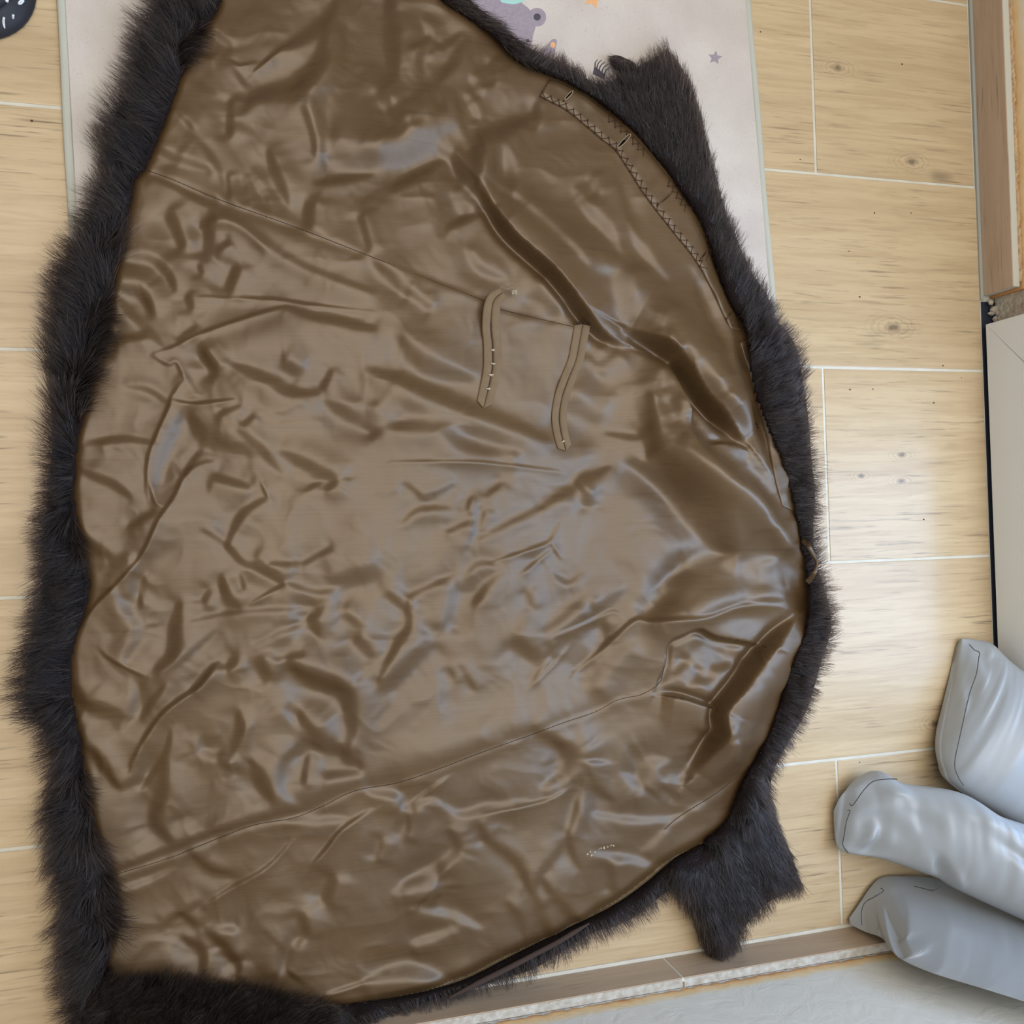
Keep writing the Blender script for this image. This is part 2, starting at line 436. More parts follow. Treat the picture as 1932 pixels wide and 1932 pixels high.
# crumbled corner where the skirting ends
V, F = [], []
rr = np.random.default_rng(5)
for i in range(16):
    c = np.array([XW + 0.004 + 0.03 * rr.random(), -0.484 - 0.034 * rr.random() ** 1.3, 0.004 + 0.006 * rr.random()])
    bm = bmesh.new(); bmesh.ops.create_icosphere(bm, subdivisions=1, radius=1)
    o = len(V)
    for v in bm.verts:
        q = np.array(v.co) * (0.004 + 0.004 * rr.random()) * np.array([1, 1, .8]); V.append(tuple(c + q))
    for f in bm.faces: F.append(tuple(o + v.index for v in f.verts))
    bm.free()
tag(mesh('rubble', V, F, M['mortar'], rev, False), kind='stuff')

# front wall (bottom of the picture)
wf = box('wall_front', -1.6, 1.32, YW - 0.16, YW - 0.012, 0, 2.5, M['wall']); tag(wf, kind='structure')
bf = box('baseboard_front', -1.6, 1.17, YW - 0.012, YW, 0.0, 0.062, M['mortar']); tag(bf, kind='structure')
XJ = float(W(1251, 1814)[0])
for x0, x1 in ((-1.6, XJ - 0.9), (XJ - 0.898, XJ - 0.0015), (XJ + 0.0015, 1.168)):
    box('tile', x0, x1, YW + 0.0012, YW + 0.003, 0.002, 0.065, M['skirting_x'], bf, 0.0006)
    box('tile_edge', x0, x1, YW - 0.0105, YW + 0.0011, 0.002, 0.0647, M['mortar_pale'], bf, 0.0006)
box('grout_line', -1.6, 1.168, YW + 0.002, YW + 0.0075, -0.001, 0.002, M['grout'], bf, 0.0008)
box('grout_joint', XJ - 0.0015, XJ + 0.0015, YW - 0.003, YW + 0.0025, 0.002, 0.0645, M['grout'], bf)
ragged('mortar_edge', 'x', -0.4, 1.16, YW - 0.0125, -0.0014, 0.0640, 0.0675, M['mortar_pale'], bf, 4, 300)

# the glazed white door: frame members with mitred welds, clear pane
XD = 1.163; DY1, DY0, DZ0, DZ1 = -0.5265, -1.405, 0.012, 2.06; FW = 0.115
door = empty('door_1', (XD, (DY0 + DY1) / 2, 0)); tag(door, 'white framed glazed door beside the grey cushions', kind='structure')
def rail(name, pts, t0=XD, t1=XD + 0.062):
    o = prism(name, [(p[0], p[1]) for p in pts], 0, t1 - t0, M['pvc'], None, 0.0006)
    # prism stands on xy: turn so that xy -> (y, z) and its height -> x
    o.matrix_world = Matrix(((0, 0, -1, t1), (1, 0, 0, 0), (0, 1, 0, 0), (0, 0, 0, 1)))
    adopt(o, door); return o
g = 0.0007
rail('bottom_rail', [(DY1 - g, DZ0), (DY1 - FW - g, DZ0 + FW), (DY0 + FW + g, DZ0 + FW), (DY0 + g, DZ0)])
rail('stile', [(DY1, DZ0 + g), (DY1, DZ1), (DY1 - FW, DZ1 - FW), (DY1 - FW, DZ0 + FW + g)])
rail('stile', [(DY0, DZ0 + g), (DY0 + FW, DZ0 + FW + g), (DY0 + FW, DZ1 - FW), (DY0, DZ1)])
rail('top_rail', [(DY1 - g, DZ1), (DY0 + g, DZ1), (DY0 + FW + g, DZ1 - FW), (DY1 - FW - g, DZ1 - FW)])
o = box('glass_pane', XD + 0.028, XD + 0.034, DY0 + FW - 0.004, DY1 - FW + 0.004, DZ0 + FW - 0.004, DZ1 - FW + 0.004, M['glass']); adopt(o, door)
o = box('gap_shade_strip', XD + 0.0042, XD + 0.08, DY0, DY1 + 0.04, -0.006, -0.0008, M['gap_shade']); adopt(o, door)  # dark strip filling the floor gap, standing in for the door's bottom shadow
tag(box('wall_back', XD + 0.03, XD + 0.16, -1.47, DY0, 0, 2.5, M['wall']), kind='structure')
tag(box('trim_2', XD + 0.015, XD + 0.16, DY0, DY1 + 0.005, DZ1 + 0.004, 2.5, M['wall']), kind='structure')

# ------------------------------------------------------------------ rug with printed motifs
RZ = 0.006
def line_at(p0, p1, y):   # world x on the line p0-p1 at world y
    return p0[0] + (p1[0] - p0[0]) * (y - p0[1]) / (p1[1] - p0[1])
rl0, rl1 = W(121, 0, RZ), W(144, 420, RZ); rr0, rr1 = W(1408, 0, RZ), W(1452, 530, RZ)
yt, yb = 0.42, -0.56
rug = empty('rug', (0.28, -0.1, 0)); tag(rug, 'pale beige printed rug lying under the fur coat', 'rug')
q = [(line_at(rl0, rl1, yb), yb), (line_at(rr0, rr1, yb), yb), (line_at(rr0, rr1, yt), yt), (line_at(rl0, rl1, yt), yt)]
pile = prism('pile', q, 0.0004, RZ, M['rug'], None, 0.002); adopt(pile, rug)
for a0, a1 in ((rl0, rl1), (rr0, rr1)):
    P = [(line_at(a0, a1, y) + (-0.0042 if a0 is rl0 else 0.0042) + 0.0006 * math.sin(y * 23), y, 0.0042) for y in np.linspace(yb, yt, 40)]
    v, f = tube(P, 0.0052, 10); v[:, 2] = 0.0033 + (v[:, 2] - 0.0042) * 0.55
    adopt(mesh('binding', v, f, M['rug_edge']), rug)
def motif(name, pts, mat, dz=0.0004, label=None, z0=RZ):
    w = W([p[0] for p in pts], [p[1] for p in pts], z0)[:, :2]
    o = prism(name, w, z0 - 0.0006, z0 + dz, mat); adopt(o, rug)
    if label: o['label'] = label
    return o
def disc(cx, cy, r, n=20, ry=None):
    return [(cx + r * math.cos(a), cy + (ry or r) * math.sin(a)) for a in np.linspace(0, 2 * math.pi, n, endpoint=False)]
def star(cx, cy, r, rot):
    return [(cx + (r if k % 2 == 0 else r * 0.47) * math.sin(rot + k * math.pi / 5), cy - (r if k % 2 == 0 else r * 0.47) * math.cos(rot + k * math.pi / 5)) for k in range(10)]
motif('printed_bear', spline([(880, -30), (940, -34), (985, 6), (1000, 20), (1010, 48), (1006, 66), (1003, 88), (1000, 110), (970, 110), (930, 70), (900, 34), (876, 0)], 5, True), M['print_lilac'], 0.0003, 'lilac grey printed bear')
motif('printed_ear', disc(1013, 32.6, 17.5), M['print_lilac'], 0.00035)
motif('printed_ear_inside', disc(1013.3, 32.3, 6.8), M['print_dark'], 0.0005)
motif('printed_eye', disc(995.5, 77, 3.2, 12), M['print_dark'], 0.0005)
motif('printed_hat', spline([(942, -16), (944, 2), (954, 6.5), (970, 8), (982, 5), (990, 0), (992, -16)], 4, True), M['print_teal'], 0.0005)
motif('printed_paw', spline([(1016, 112), (1024, 95), (1037, 79), (1044, 74), (1050, 76), (1049, 87), (1040, 112)], 4, True), M['print_lilac'], 0.0003)
motif('printed_paw_pad', disc(1043, 85, 4.6, 14, 5.6), M['print_orange'], 0.0005)
motif('printed_star', star(1349, 109, 13.5, 0.15), M['print_lilac'], 0.0003, 'small lilac printed star')
motif('printed_star', star(1119, -3, 20, 0.3), M['print_orange'], 0.0003, 'orange printed star')
P = []
for k, (bx, by, tx, ty) in enumerate([(1123, 128, 1128, 112), (1126, 131, 1135, 113), (1130, 134, 1141, 117), (1135, 138, 1147, 121), (1140, 142, 1151, 127)]):
    mxp, myp = (bx + tx) / 2 - 2.2, (by + ty) / 2 - 1.6
    a = W([bx, mxp, tx], [by, myp, ty], RZ + 0.0005)
    P.append(tube(spline(a, 4), np.linspace(0.0011, 0.0004, 9), 6))
v, f = join(P); adopt(mesh('printed_lashes', v, f, M['print_dark']), rug)
motif('printed_lid', [(1121, 127), (1126, 129), (1142, 141), (1140, 150), (1118, 140)], M['print_dark'], 0.0003)

# ------------------------------------------------------------------ shoe (toe in the top left corner)
sx, sy, _ = W(-42, -22, 0.0)
shoe = empty('shoe', (sx, sy, 0)); tag(shoe, 'black shoe with white printed dashes, toe in the corner on the tiles', 'shoe')
ux, uy = -0.84, 0.54           # heel direction
def shoe_ring(r, z, n=40):
    P = []
    for a in np.linspace(0, 2 * math.pi, n, endpoint=False):
        c, s_ = math.cos(a), math.sin(a)          # c: along heel, s: across
        L = (0.2 if c > 0 else 0.0)
        x = c * r + (L if c > 0 else 0) * (abs(c) ** 0.6); y = s_ * r * (1 - 0.12 * max(c, 0))
        P.append((sx + ux * x - uy * y, sy + uy * x + ux * y, z))
    return P
def loft(rings):
    n = len(rings[0]); V = [p for r in rings for p in r]; F = []
    for i in range(len(rings) - 1):
        for k in range(n): F.append((i * n + k, i * n + (k + 1) % n, (i + 1) * n + (k + 1) % n, (i + 1) * n + k))
    F.append(tuple(range(n - 1, -1, -1))); F.append(tuple((len(rings) - 1) * n + k for k in range(n)))
    return V, F
R0 = 0.0655
v, f = loft([shoe_ring(R0 - .003, 0.0), shoe_ring(R0, 0.003), shoe_ring(R0, 0.007), shoe_ring(R0 - .006, 0.012), shoe_ring(R0 - .022, 0.03)])
adopt(mesh('sole', v, f, M['shoe_rubber']), shoe)
v, f = loft([shoe_ring(R0 - .020, 0.026), shoe_ring(R0 - .017, 0.031), shoe_ring(R0 - .020, 0.036), shoe_ring(R0 - .033, 0.042), shoe_ring(R0 - .036, 0.040)])
adopt(mesh('toe_band', v, f, M['shoe_rubber']), shoe)
v, f = loft([shoe_ring(R0 - .034, 0.034), shoe_ring(R0 - .036, 0.045), shoe_ring(R0 - .042, 0.052), shoe_ring(R0 - .056, 0.058), shoe_ring(R0 - .0645, 0.06)])
adopt(mesh('upper', v, f, M['shoe_upper']), shoe)
def dash(pts, r=0.0016):
    a = [W(x, y, z) for x, y, z in pts]; v, f = tube(spline(np.array(a), 5), r, 6)
    adopt(mesh('white_dash', v, f, M['white_print']), shoe)
dash([(7.5, 33, .0215), (6.5, 42, .016), (9, 55, .0095)]); dash([(25, 28, .018), (24, 36, .0125)])
dash([(15.5, -8, .047), (12.5, 3.5, .047)], .0019)
dash([(47, -5, .036), (42, 0, .037), (37, 3, .038), (35.5, 7, .0365), (40, 6.5, .036), (45, 1, .036)], .0011)

# ------------------------------------------------------------------ grey leatherette cushions
def cushion(name, label, edge_a, edge_b, zc, hgt, zb, stitches, group=None, dents=(), s_puck=0.2, rest=True):
    """edge_a / edge_b: the two outlines (photo points) paired from the sewn flat end; zc: height of the outline; hgt: half thickness along it"""
    n = 120; m = 44
    A = resample(spline(edge_a, 6), n); B = resample(spline(edge_b, 6), n)
    s = np.linspace(0, 1, n)
    zb = np.interp(s, *zip(*(zb or zc))); zc = np.interp(s, *zip(*zc)); hh = np.interp(s, *zip(*hgt))
    root = empty(name, tuple(W((A[0, 0] + B[0, 0]) / 2, (A[0, 1] + B[0, 1]) / 2, 0))); tag(root, label, 'cushion', group)
    a3 = W(A[:, 0], A[:, 1], zc); b3 = W(B[:, 0], B[:, 1], zb)
    top = np.zeros((n, m, 3)); bot = np.zeros((n, m, 3))
    u = np.linspace(0, 1, m)
    for j in range(m):
        th = math.pi * u[j]; c = (1 - math.cos(th)) / 2; e = math.sin(th) ** 0.9
        p = a3 * (1 - c) + b3 * c
        wr_ = 0.0022 * vnoise(s * 26, np.full(n, u[j] * 4.0), 1.0, 11 + len(label)) * e * (hh / max(hh.max(), 1e-6))
        top[:, j] = p + np.stack([0 * hh, 0 * hh, hh * e + wr_], 1)
        bot[:, j] = p - np.stack([0 * hh, 0 * hh, (np.maximum(zc * (1 - c) + zb * c - 0.0015, 0.0005) * e if rest else np.minimum(hh * e * 0.9, np.maximum(zc * (1 - c) + zb * c - 0.001, 0.0005)))], 1)
    for cx, cy, rx, ry, ang, dep in dents:
        ca, sa = math.cos(ang), math.sin(ang)
        PX = A[:, None, 0] * (1 - (1 - np.cos(math.pi * u)) / 2) + B[:, None, 0] * ((1 - np.cos(math.pi * u)) / 2)
        PY = A[:, None, 1] * (1 - (1 - np.cos(math.pi * u)) / 2) + B[:, None, 1] * ((1 - np.cos(math.pi * u)) / 2)
        dx = (PX - cx) * ca + (PY - cy) * sa; dy = -(PX - cx) * sa + (PY - cy) * ca
        top[:, :, 2] += dep * np.exp(-(dx / rx) ** 2 - (dy / ry) ** 2)
        # puckers running in from the sewn edge
    uu = u[None, :] + 0.03 * vnoise(s[:, None] * 20 + 0 * u[None, :], u[None, :] * 3 + 0 * s[:, None], 1.0, 77)
    top[:, :, 2] += 0.0045 * np.sin(uu * 23 + len(label)) * np.exp(-((s[:, None] - s_puck) / 0.07) ** 2) * np.sin(math.pi * u)[None, :]
    V = np.concatenate([top.reshape(-1, 3), bot.reshape(-1, 3)]); F = []
    o2 = n * m
    for i in range(n - 1):
        for j in range(m - 1):
            a = i * m + j
            F.append((a, a + 1, a + m + 1, a + m)); F.append((o2 + a, o2 + a + m, o2 + a + m + 1, o2 + a + 1))
        F.append((i * m, i * m + m, o2 + i * m + m, o2 + i * m)); e = i * m + m - 1
        F.append((e, o2 + e, o2 + e + m, e + m))
    for j in range(m - 1): F.append((j, o2 + j, o2 + j + 1, j + 1))
    for j in range(m - 1):
        e = (n - 1) * m + j; F.append((e, e + 1, o2 + e + 1, o2 + e))
    body = mesh('cover', V, F, M['leatherette']); adopt(body, root)
    # stitching: a dark thread lying on the cover
    def zt(x, y):
        d = (top[..., 0] - x) ** 2 + (top[..., 1] - y) ** 2; return top[..., 2].flat[int(d.argmin())]
    for st in stitches:
        P = resample(spline(st, 5), max(6, int(len(st) * 6)))
        z0 = float(zc[0]); w = []
        for x, y in P:
            z = z0
            for _ in range(3):
                p = W(x, y, z); z = zt(p[0], p[1]) + 0.0006
            w.append(W(x, y, z))
        v, f = tube(np.array(w), 0.00065, 5); adopt(mesh('stitching', v, f, M['thread_grey']), root)
    return root
# upright one by the door
cushion('cushion', 'grey leatherette cushion nearest the white door with a stitched flat edge', 
        [(1815, 1205), (1840, 1207), (1868, 1213), (1895, 1240), (1932, 1268), (2010, 1300)],
        [(1800, 1275), (1783, 1350), (1774, 1405), (1782, 1452), (1812, 1492), (1990, 1600)],
        [(0, .012), (.25, .03), (.6, .07), (1, .09)], [(0, .002), (.05, .006), (.25, .03), (.6, .05), (1, .05)], None,
        [[(1847, 1238), (1842, 1272), (1829, 1310), (1812, 1385), (1801, 1440), (1808, 1466), (1818, 1482)], [(1829, 1216), (1838, 1226), (1847, 1230), (1848, 1238)]])
# lowest one against the wall
cushion('cushion', 'grey leatherette cushion lying lowest along the white wall in shade',
        [(1602, 1733), (1622, 1704), (1645, 1672), (1672, 1655), (1720, 1655), (1770, 1660), (1850, 1680), (1990, 1740)],
        [(1604, 1744), (1630, 1757), (1664, 1770), (1680, 1790), (1704, 1812), (1760, 1835), (1850, 1862), (1990, 1905)],
        [(0, .008), (.25, .012), (.5, .03), (.75, .06), (1, .10)], [(0, .0015), (.15, .003), (.22, .022), (.4, .045), (1, .06)], [(0, .012), (.08, .04), (.2, .105), (.27, .15), (.4, .19), (.63, .245), (1, .32)],
        [[(1725, 1672), (1745, 1677), (1762, 1680), (1775, 1672)], [(1662, 1676), (1667, 1681), (1650, 1692), (1632, 1703), (1625, 1722), (1626, 1745)]],
        dents=((1650, 1728, 9, 26, 0.25, 0.008), (1662, 1745, 6, 22, 0.1, -0.012), (1700, 1785, 26, 7, 2.4, 0.010), (1692, 1768, 22, 7, 2.4, -0.010), (1740, 1720, 60, 18, 0.5, 0.010)), rest=False)
# middle one, on top
cushion('cushion', 'grey leatherette cushion on top of the pile, its flat stitched end towards the fur coat',
        [(1573, 1530), (1588, 1500), (1625, 1465), (1662, 1455), (1705, 1478), (1810, 1495), (1880, 1537), (2000, 1575)],
        [(1573, 1548), (1580, 1598), (1606, 1611), (1660, 1619), (1765, 1655), (1790, 1670), (1830, 1690), (2000, 1768)],
        [(0, .012), (.2, .035), (.45, .085), (.75, .14), (1, .17)], [(0, .0015), (.09, .002), (.13, .018), (.25, .036), (.5, .055), (1, .062)], None,
        [[(1693, 1470), (1672, 1470), (1648, 1474), (1632, 1488), (1620, 1504), (1608, 1520), (1603, 1516)], [(1599, 1529), (1604, 1530), (1597, 1550), (1592, 1580), (1590, 1594), (1600, 1609)]],
        dents=((1752, 1632, 34, 9, 1.0, -0.016), (1775, 1650, 30, 9, 1.0, 0.010), (1619, 1565, 8, 30, 0.35, 0.009), (1634, 1572, 8, 26, 0.35, -0.005), (1664, 1484, 26, 7, 0.15, 0.007), (1830, 1530, 60, 22, 0.35, 0.010), (1700, 1530, 34, 16, 0.4, -0.006), (1880, 1600, 50, 10, 0.6, -0.008)), rest=False)

# ------------------------------------------------------------------ the coat
coat = empty('fur_coat', (0.35, -0.8, 0)); tag(coat, 'dark brown fur coat laid open showing its creased brown satin lining', 'coat')

LINING = [(420, -60), (412, 0), (398, 28), (368, 75), (347, 120), (330, 165), (306, 230), (282, 290), (270, 316), (256, 330), (249, 345), (238, 400), (226, 450), (217, 500), (206, 570), (192, 640),
          (170, 710), (150, 790), (140, 850), (134, 930), (142, 990), (155, 1040), (164, 1105), (152, 1165), (135, 1215), (130, 1300), (146, 1390), (160, 1480), (178, 1580), (205, 1650), (214, 1730), (204, 1790),
          (203, 1850), (300, 1850), (450, 1868), (560, 1888), (650, 1900), (740, 1882), (860, 1850), (960, 1802), (1060, 1757), (1150, 1708), (1210, 1664), (1260, 1624), (1330, 1588), (1370, 1555),
          (1392, 1510), (1412, 1465), (1440, 1415), (1462, 1370), (1478, 1320), (1492, 1270), (1515, 1215), (1528, 1175), (1532, 1125), (1522, 1060), (1514, 1020), (1506, 970), (1490, 905), (1470, 845), (1448, 790), (1426, 730),
          (1418, 660), (1408, 610), (1384, 575), (1360, 515), (1330, 425), (1285, 352), (1235, 285), (1190, 235), (1130, 185), (1075, 152), (1030, 134), (975, 107), (930, 62), (880, 26), (836, -4), (780, -60)]
LP = spline(LINING, 4, True)

# folds traced as strokes: D a side turned from the glass door, B a side turned to it, C a sharp crease, each with half width and strength
STROKES = """
B10 1300,690 1310,760 1340,790
D8 1330,765 1362,742
B9 1245,700 1232,760 1236,830
D12 1265,760 1275,830
B20*1.2 1470,1060 1500,1150
D10 1440,1000 1462,1040
B9 1390,905 1440,950
D14 634,0 616,36 565,76 536,90
C7 536,90 478,138
D20 612,72 600,130 560,165 490,180 465,205
B16 645,60 640,130 600,190 605,260 608,300
D8 572,210 590,255 594,297
D10 436,192 433,252
C4 434,116 453,125 482,118
B5 436,120 460,158
D7 385,47 436,84
D5 360,102 402,106
D5 333,214 358,238 377,268
B7 366,254 406,308 422,345 417,391
D8 285,275 326,297 391,318
D7 428,333 432,370
D6 460,335 470,380
D8 475,326 500,370 511,395
D13 508,290 520,330 543,380
D14 585,385 580,425
D9 600,345 640,337 700,328
D9 680,410 697,470
B25 635,292 700,312
D4 279,322 326,339 420,379 551,426 700,484
B9 290,334 400,389 507,464 600,514 700,549
D7 384,432 445,432 497,475
D14 320,405 345,460
D12 388,425 395,470
D8 430,460 410,475
D12 446,507 430,545
D6 377,500 380,515
D10 225,485 283,487 318,518 328,543
D12 218,540 268,552 285,585
B10 225,565 254,598 305,650
C5 293,667 326,656 380,630 471,598 525,583 545,580
D12 545,582 616,600 700,620
C4 380,560 515,565 594,576 700,588
D8 355,560 360,578
D6 338,640 370,617
D10 385,668 405,697
D10 222,640 270,635
C4 290,672 318,687 333,683 348,715
C5 348,716 326,745 318,770 290,835 279,875 277,928
B12 345,775 312,850 292,920
C6 326,756 370,763 445,755
B5 351,705 373,741
D10 377,658 406,698
D12 435,687 507,716 543,738 594,741
D14 620,760 670,790 700,810
D8 625,700 610,730
D12 540,690 560,700
D6 239,730 279,735 318,760
D18 362,790 390,825 435,838 467,855
D10 453,815 490,845 528,888
D14 536,855 598,888 630,905 620,920
D6 415,780 453,767
D6 462,800 478,785
D8 160,840 230,828 290,835
D8 150,885 181,900 217,915 246,937
D7 330,875 345,895 380,850
C6 391,872 355,890 326,944 301,980 268,1049 217,1107 181,1143 145,1194 134,1238
C4 283,911 293,948 308,957
D6 246,995 290,966
D14 140,980 155,1020 205,1050
D9 507,938 460,966 435,1010 428,1030
C4 507,940 493,910
D9 406,900 467,918
D6 384,1000 428,1030 456,1060 500,1082 536,1103
D12 485,1060 533,1090
D4 507,1064 560,1064
D7 572,1064 625,1035
D6 540,1100 598,1118 640,1107
B20 640,1100 700,1080
D8 385,1135 395,1115
D10 417,1090 428,1125 449,1143
D6 460,1110 455,1085
C4 536,1104 471,1140
D5 362,1172 453,1154 590,1147
D14 608,1147 590,1170 600,1195
D5 598,1158 543,1190 482,1216
D14 337,1143 330,1180 326,1234 297,1263
D6 270,1090 266,1140
B10 254,1053 250,1118
B12 217,1114 246,1165 261,1190 236,1245
C5 192,1230 217,1248 272,1276
B6 308,1270 348,1241 406,1190
D10 430,1260 445,1245
D13 490,1250 505,1275
D5 520,1244 570,1234
D20 552,1260 598,1281 650,1300
D14 670,1200 700,1235
D10 650,1160 680,1180
D7 365,1298 406,1256
C9 406,1257 380,1294 344,1319 308,1348 275,1395 250,1442
D6 312,1290 290,1319 268,1355
D14 143,1300 163,1330 225,1348
B8 250,1286 254,1333 232,1373
D10 152,1406 181,1424 210,1467 225,1486
B7 225,1484 264,1464 268,1406
D9 322,1377 312,1424 268,1489
D16 315,1450 304,1493 293,1550 315,1580
D13 449,1348 453,1384 438,1428 384,1420 377,1402
D8 417,1435 442,1453
D18 551,1254 580,1279 645,1304 663,1359 652,1420
D18 565,1348 580,1384 616,1406 652,1420
B10 478,1370 456,1413 440,1442
B12 540,1344 576,1395 536,1435 529,1486 558,1515
D14 475,1442 489,1467 511,1500
D7 580,1431 572,1475
D10 616,1464 674,1457
D5 203,1655 225,1648 319,1619 391,1590 475,1558 554,1543 609,1521 670,1492 700,1488
B7 217,1645 319,1602 417,1565 507,1540
C5 380,1714 435,1678 507,1634 554,1583
C8 700,1529 645,1565 616,1602 587,1634
D8 543,1547 594,1547 649,1544
D9 362,1612 398,1641 446,1652
D6 217,1681 283,1660 326,1638
D9 340,1728 370,1746 388,1754
D7 380,1754 442,1754
D14 627,1660 616,1695
D12 348,1775 384,1797 380,1830
D12 398,1761 442,1808
D12 569,1728 580,1761
D14 525,1797 536,1826 565,1775
D6 453,1819 449,1844
C5 612,1877 663,1862 700,1848
B8 373,1707 312,1743
D9 798,40 812,69 776,91
D10 867,65 834,83 812,98
D12 874,83 856,116 838,141
B10 794,91 791,120 812,163 820,203
D11 805,130 823,170 838,199
D9 928,116 932,156
D10 892,149 907,174
D14 718,174 747,232
D13 755,203 762,246
D14 783,188 794,225
D22 735,0 740,50 742,130
B8 856,178 870,225 888,268
D7 881,181 903,217
C5 903,250 914,286
D20 1000,221 932,254 903,290 896,326
D10 1014,195 1015,235
B30 700,290 762,290 838,246
D14 743,351 791,326 830,304
D14 838,283 860,300 874,330 900,355
D10 856,297 888,348 917,384
B6 870,286 896,333 925,362 925,384
D12 954,290 961,326 961,362
D14 859,366 881,395
D8 910,402 852,424 841,442
D10 885,478 903,503 946,522
D9 932,351 983,384 1026,420 1070,464 1099,500
D11 1088,362 1109,395 1146,435 1167,475
D9 1117,337 1127,362
D8 1185,424 1218,482 1254,525
B8 1167,348 1185,410 1207,453
D22 1171,525 1175,598
D20 1015,554 1048,580
B12 1265,594 1243,623 1265,648
D8 1334,536 1370,616 1381,700
D8 1309,507 1338,565 1363,634
D3 700,487 827,535 910,567 946,585 1084,618
D12 707,496 736,525 765,554
D9 772,551 809,580
B16 700,698 790,730 881,770 954,796 1026,825
D20 755,640 800,690 881,712
D18 730,803 827,803 881,839 968,854
C4 736,872 881,872 968,879 1062,890
D14 700,780 715,800
D12 1149,883 1099,908 1062,933 1026,955
D9 1091,908 1113,951
B8 1117,948 1124,930
D6 1022,958 975,980 903,1017
D5 888,940 881,962
D6 914,966 903,995
B6 897,944 896,991 878,1038
D6 946,912 917,937
D5 765,912 796,937
B5 798,944 856,915
D7 762,984 790,962 845,958
D6 845,1002 888,984
C5 1055,991 1040,1020 1008,1035 932,1060
C4 1040,1024 1059,1053
C5 1040,1038 983,1085
D8 881,1085 903,1064 943,1067
D9 943,1082 917,1107 896,1140
D6 1048,1085 1073,1100 1095,1082
D8 736,1122 765,1150
D6 772,1125 859,1085
B16 859,1118 845,1176
D6 997,1118 1004,1143
D14 1099,1132 1073,1161 1033,1187
D6 1117,1134 1119,1146
B16 1171,1118 1127,1150 1062,1187
C5 1171,1161 1156,1154 1117,1172 1044,1201
D9 769,1136 772,1180 743,1223 711,1288
B18 809,1216 736,1288
D16 972,1212 1015,1241
D6 1037,1216 1044,1238
C3 1077,1216 1048,1252 1000,1296
C3 1040,1240 1004,1290
C7 1290,1165 1225,1172 1193,1172 1135,1230 1084,1274
D8 1142,1180 1149,1208
D20 1171,1216 1117,1281
D8 849,1263 859,1281
D5 870,1256 896,1300
D18*1.5 1200,872 1262,915 1316,980 1370,1035
D10*1.4 1222,745 1229,817 1225,861
D8 1149,817 1207,825 1222,803
D12 1142,643 1113,672
D12 1165,665 1135,687
D25 1080,763 1117,792
D14 1243,1114 1287,1082 1316,1060 1388,1046
D14 1225,1165 1265,1136
B16*1.5 1300,800 1345,878 1413,926 1457,998 1515,1042
D18*1.4 1232,853 1286,908 1341,962 1384,1035
D10 1464,937 1435,890 1406,853
D5 1493,977 1464,995
D12 1402,1136 1435,1114 1471,1118
C7 1467,1143 1395,1143 1323,1165 1232,1169
D7 1290,1236 1325,1262
D6 1300,1292 1345,1282
D7 1350,1262 1420,1250
B7 1330,1222 1362,1240
D6 1275,1272 1300,1250
B6 1310,1270 1340,1300
D12*1.4 1315,1377 1348,1391 1333,1424 1290,1471
D8 1254,1485 1279,1504
B10 1370,1370 1391,1428
D6 1410,1449 1352,1496 1283,1540 1254,1565
D10*1.3 700,1496 747,1500 765,1522 809,1507
C5 783,1511 845,1464
D8 827,1511 867,1536 917,1525 990,1511
C5 910,1536 1026,1511 1077,1486
D20 1055,1406 1080,1431 1066,1471
D10 1008,1377 1062,1406
D8*1.5 1099,1475 1088,1522 1073,1569
D8 1106,1446 1124,1486 1153,1507
D6 1026,1486 1059,1464
D16 1182,1464 1207,1478 1225,1442 1254,1435
D8 1124,1536 1171,1544 1236,1547 1280,1540
D8 1247,1569 1218,1602
D7 1066,1565 1077,1605 1091,1634
D8 1120,1609 1189,1620 1247,1638
D10 1149,1634 1156,1674
B8 1062,1594 1019,1645 1008,1678
D9 910,1580 954,1609 979,1634 997,1674
D8 903,1558 917,1576
D12 849,1569 863,1602 827,1638 765,1667
D16 754,1681 820,1670 823,1699
D10 780,1714 852,1728 903,1750
D10 961,1707 983,1736 990,1768
D14 1008,1688 1019,1721 1040,1765
D12 1048,1696 1091,1739
D7 1022,1660 1037,1681
D9 783,1529 765,1576
D9 722,1587 711,1616
D14*1.3 700,1848 765,1833 820,1844 845,1855
D10 783,1783 856,1754
D3 700,1488 765,1473 903,1422 961,1401 1004,1386 1062,1364 1124,1343 1164,1321 1207,1312 1243,1288 1262,1245
"""
# overlapping pieces: the side right of travel lies on top by so many mm and falls off over a width
STEPS = [([(900, 352), (925, 391), (961, 442), (1026, 503), (1077, 565), (1135, 628), (1180, 650)], 20, 60, 5, -1),
         ([(1180, 620), (1240, 648), (1279, 680), (1323, 735), (1384, 808), (1405, 835)], 30, 70, 6, -1),
         ([(1262, 660), (1279, 720), (1297, 774), (1300, 806)], 12, 40, 5, 1),
         ([(1326, 839), (1377, 839), (1413, 850)], 5, 25, 4, 1),
         ([(1232, 1310), (1239, 1288), (1254, 1252), (1257, 1212), (1286, 1194), (1315, 1185), (1352, 1201), (1413, 1212), (1449, 1223)], 8, 40, 4, -1),
         ([(1246, 1312), (1286, 1317), (1326, 1330), (1356, 1341)], 9, 45, 4, 1),
         ([(1507, 1158), (1478, 1183), (1440, 1225), (1388, 1294), (1355, 1341), (1352, 1388), (1304, 1460)], 22, 60, 5, -1)]

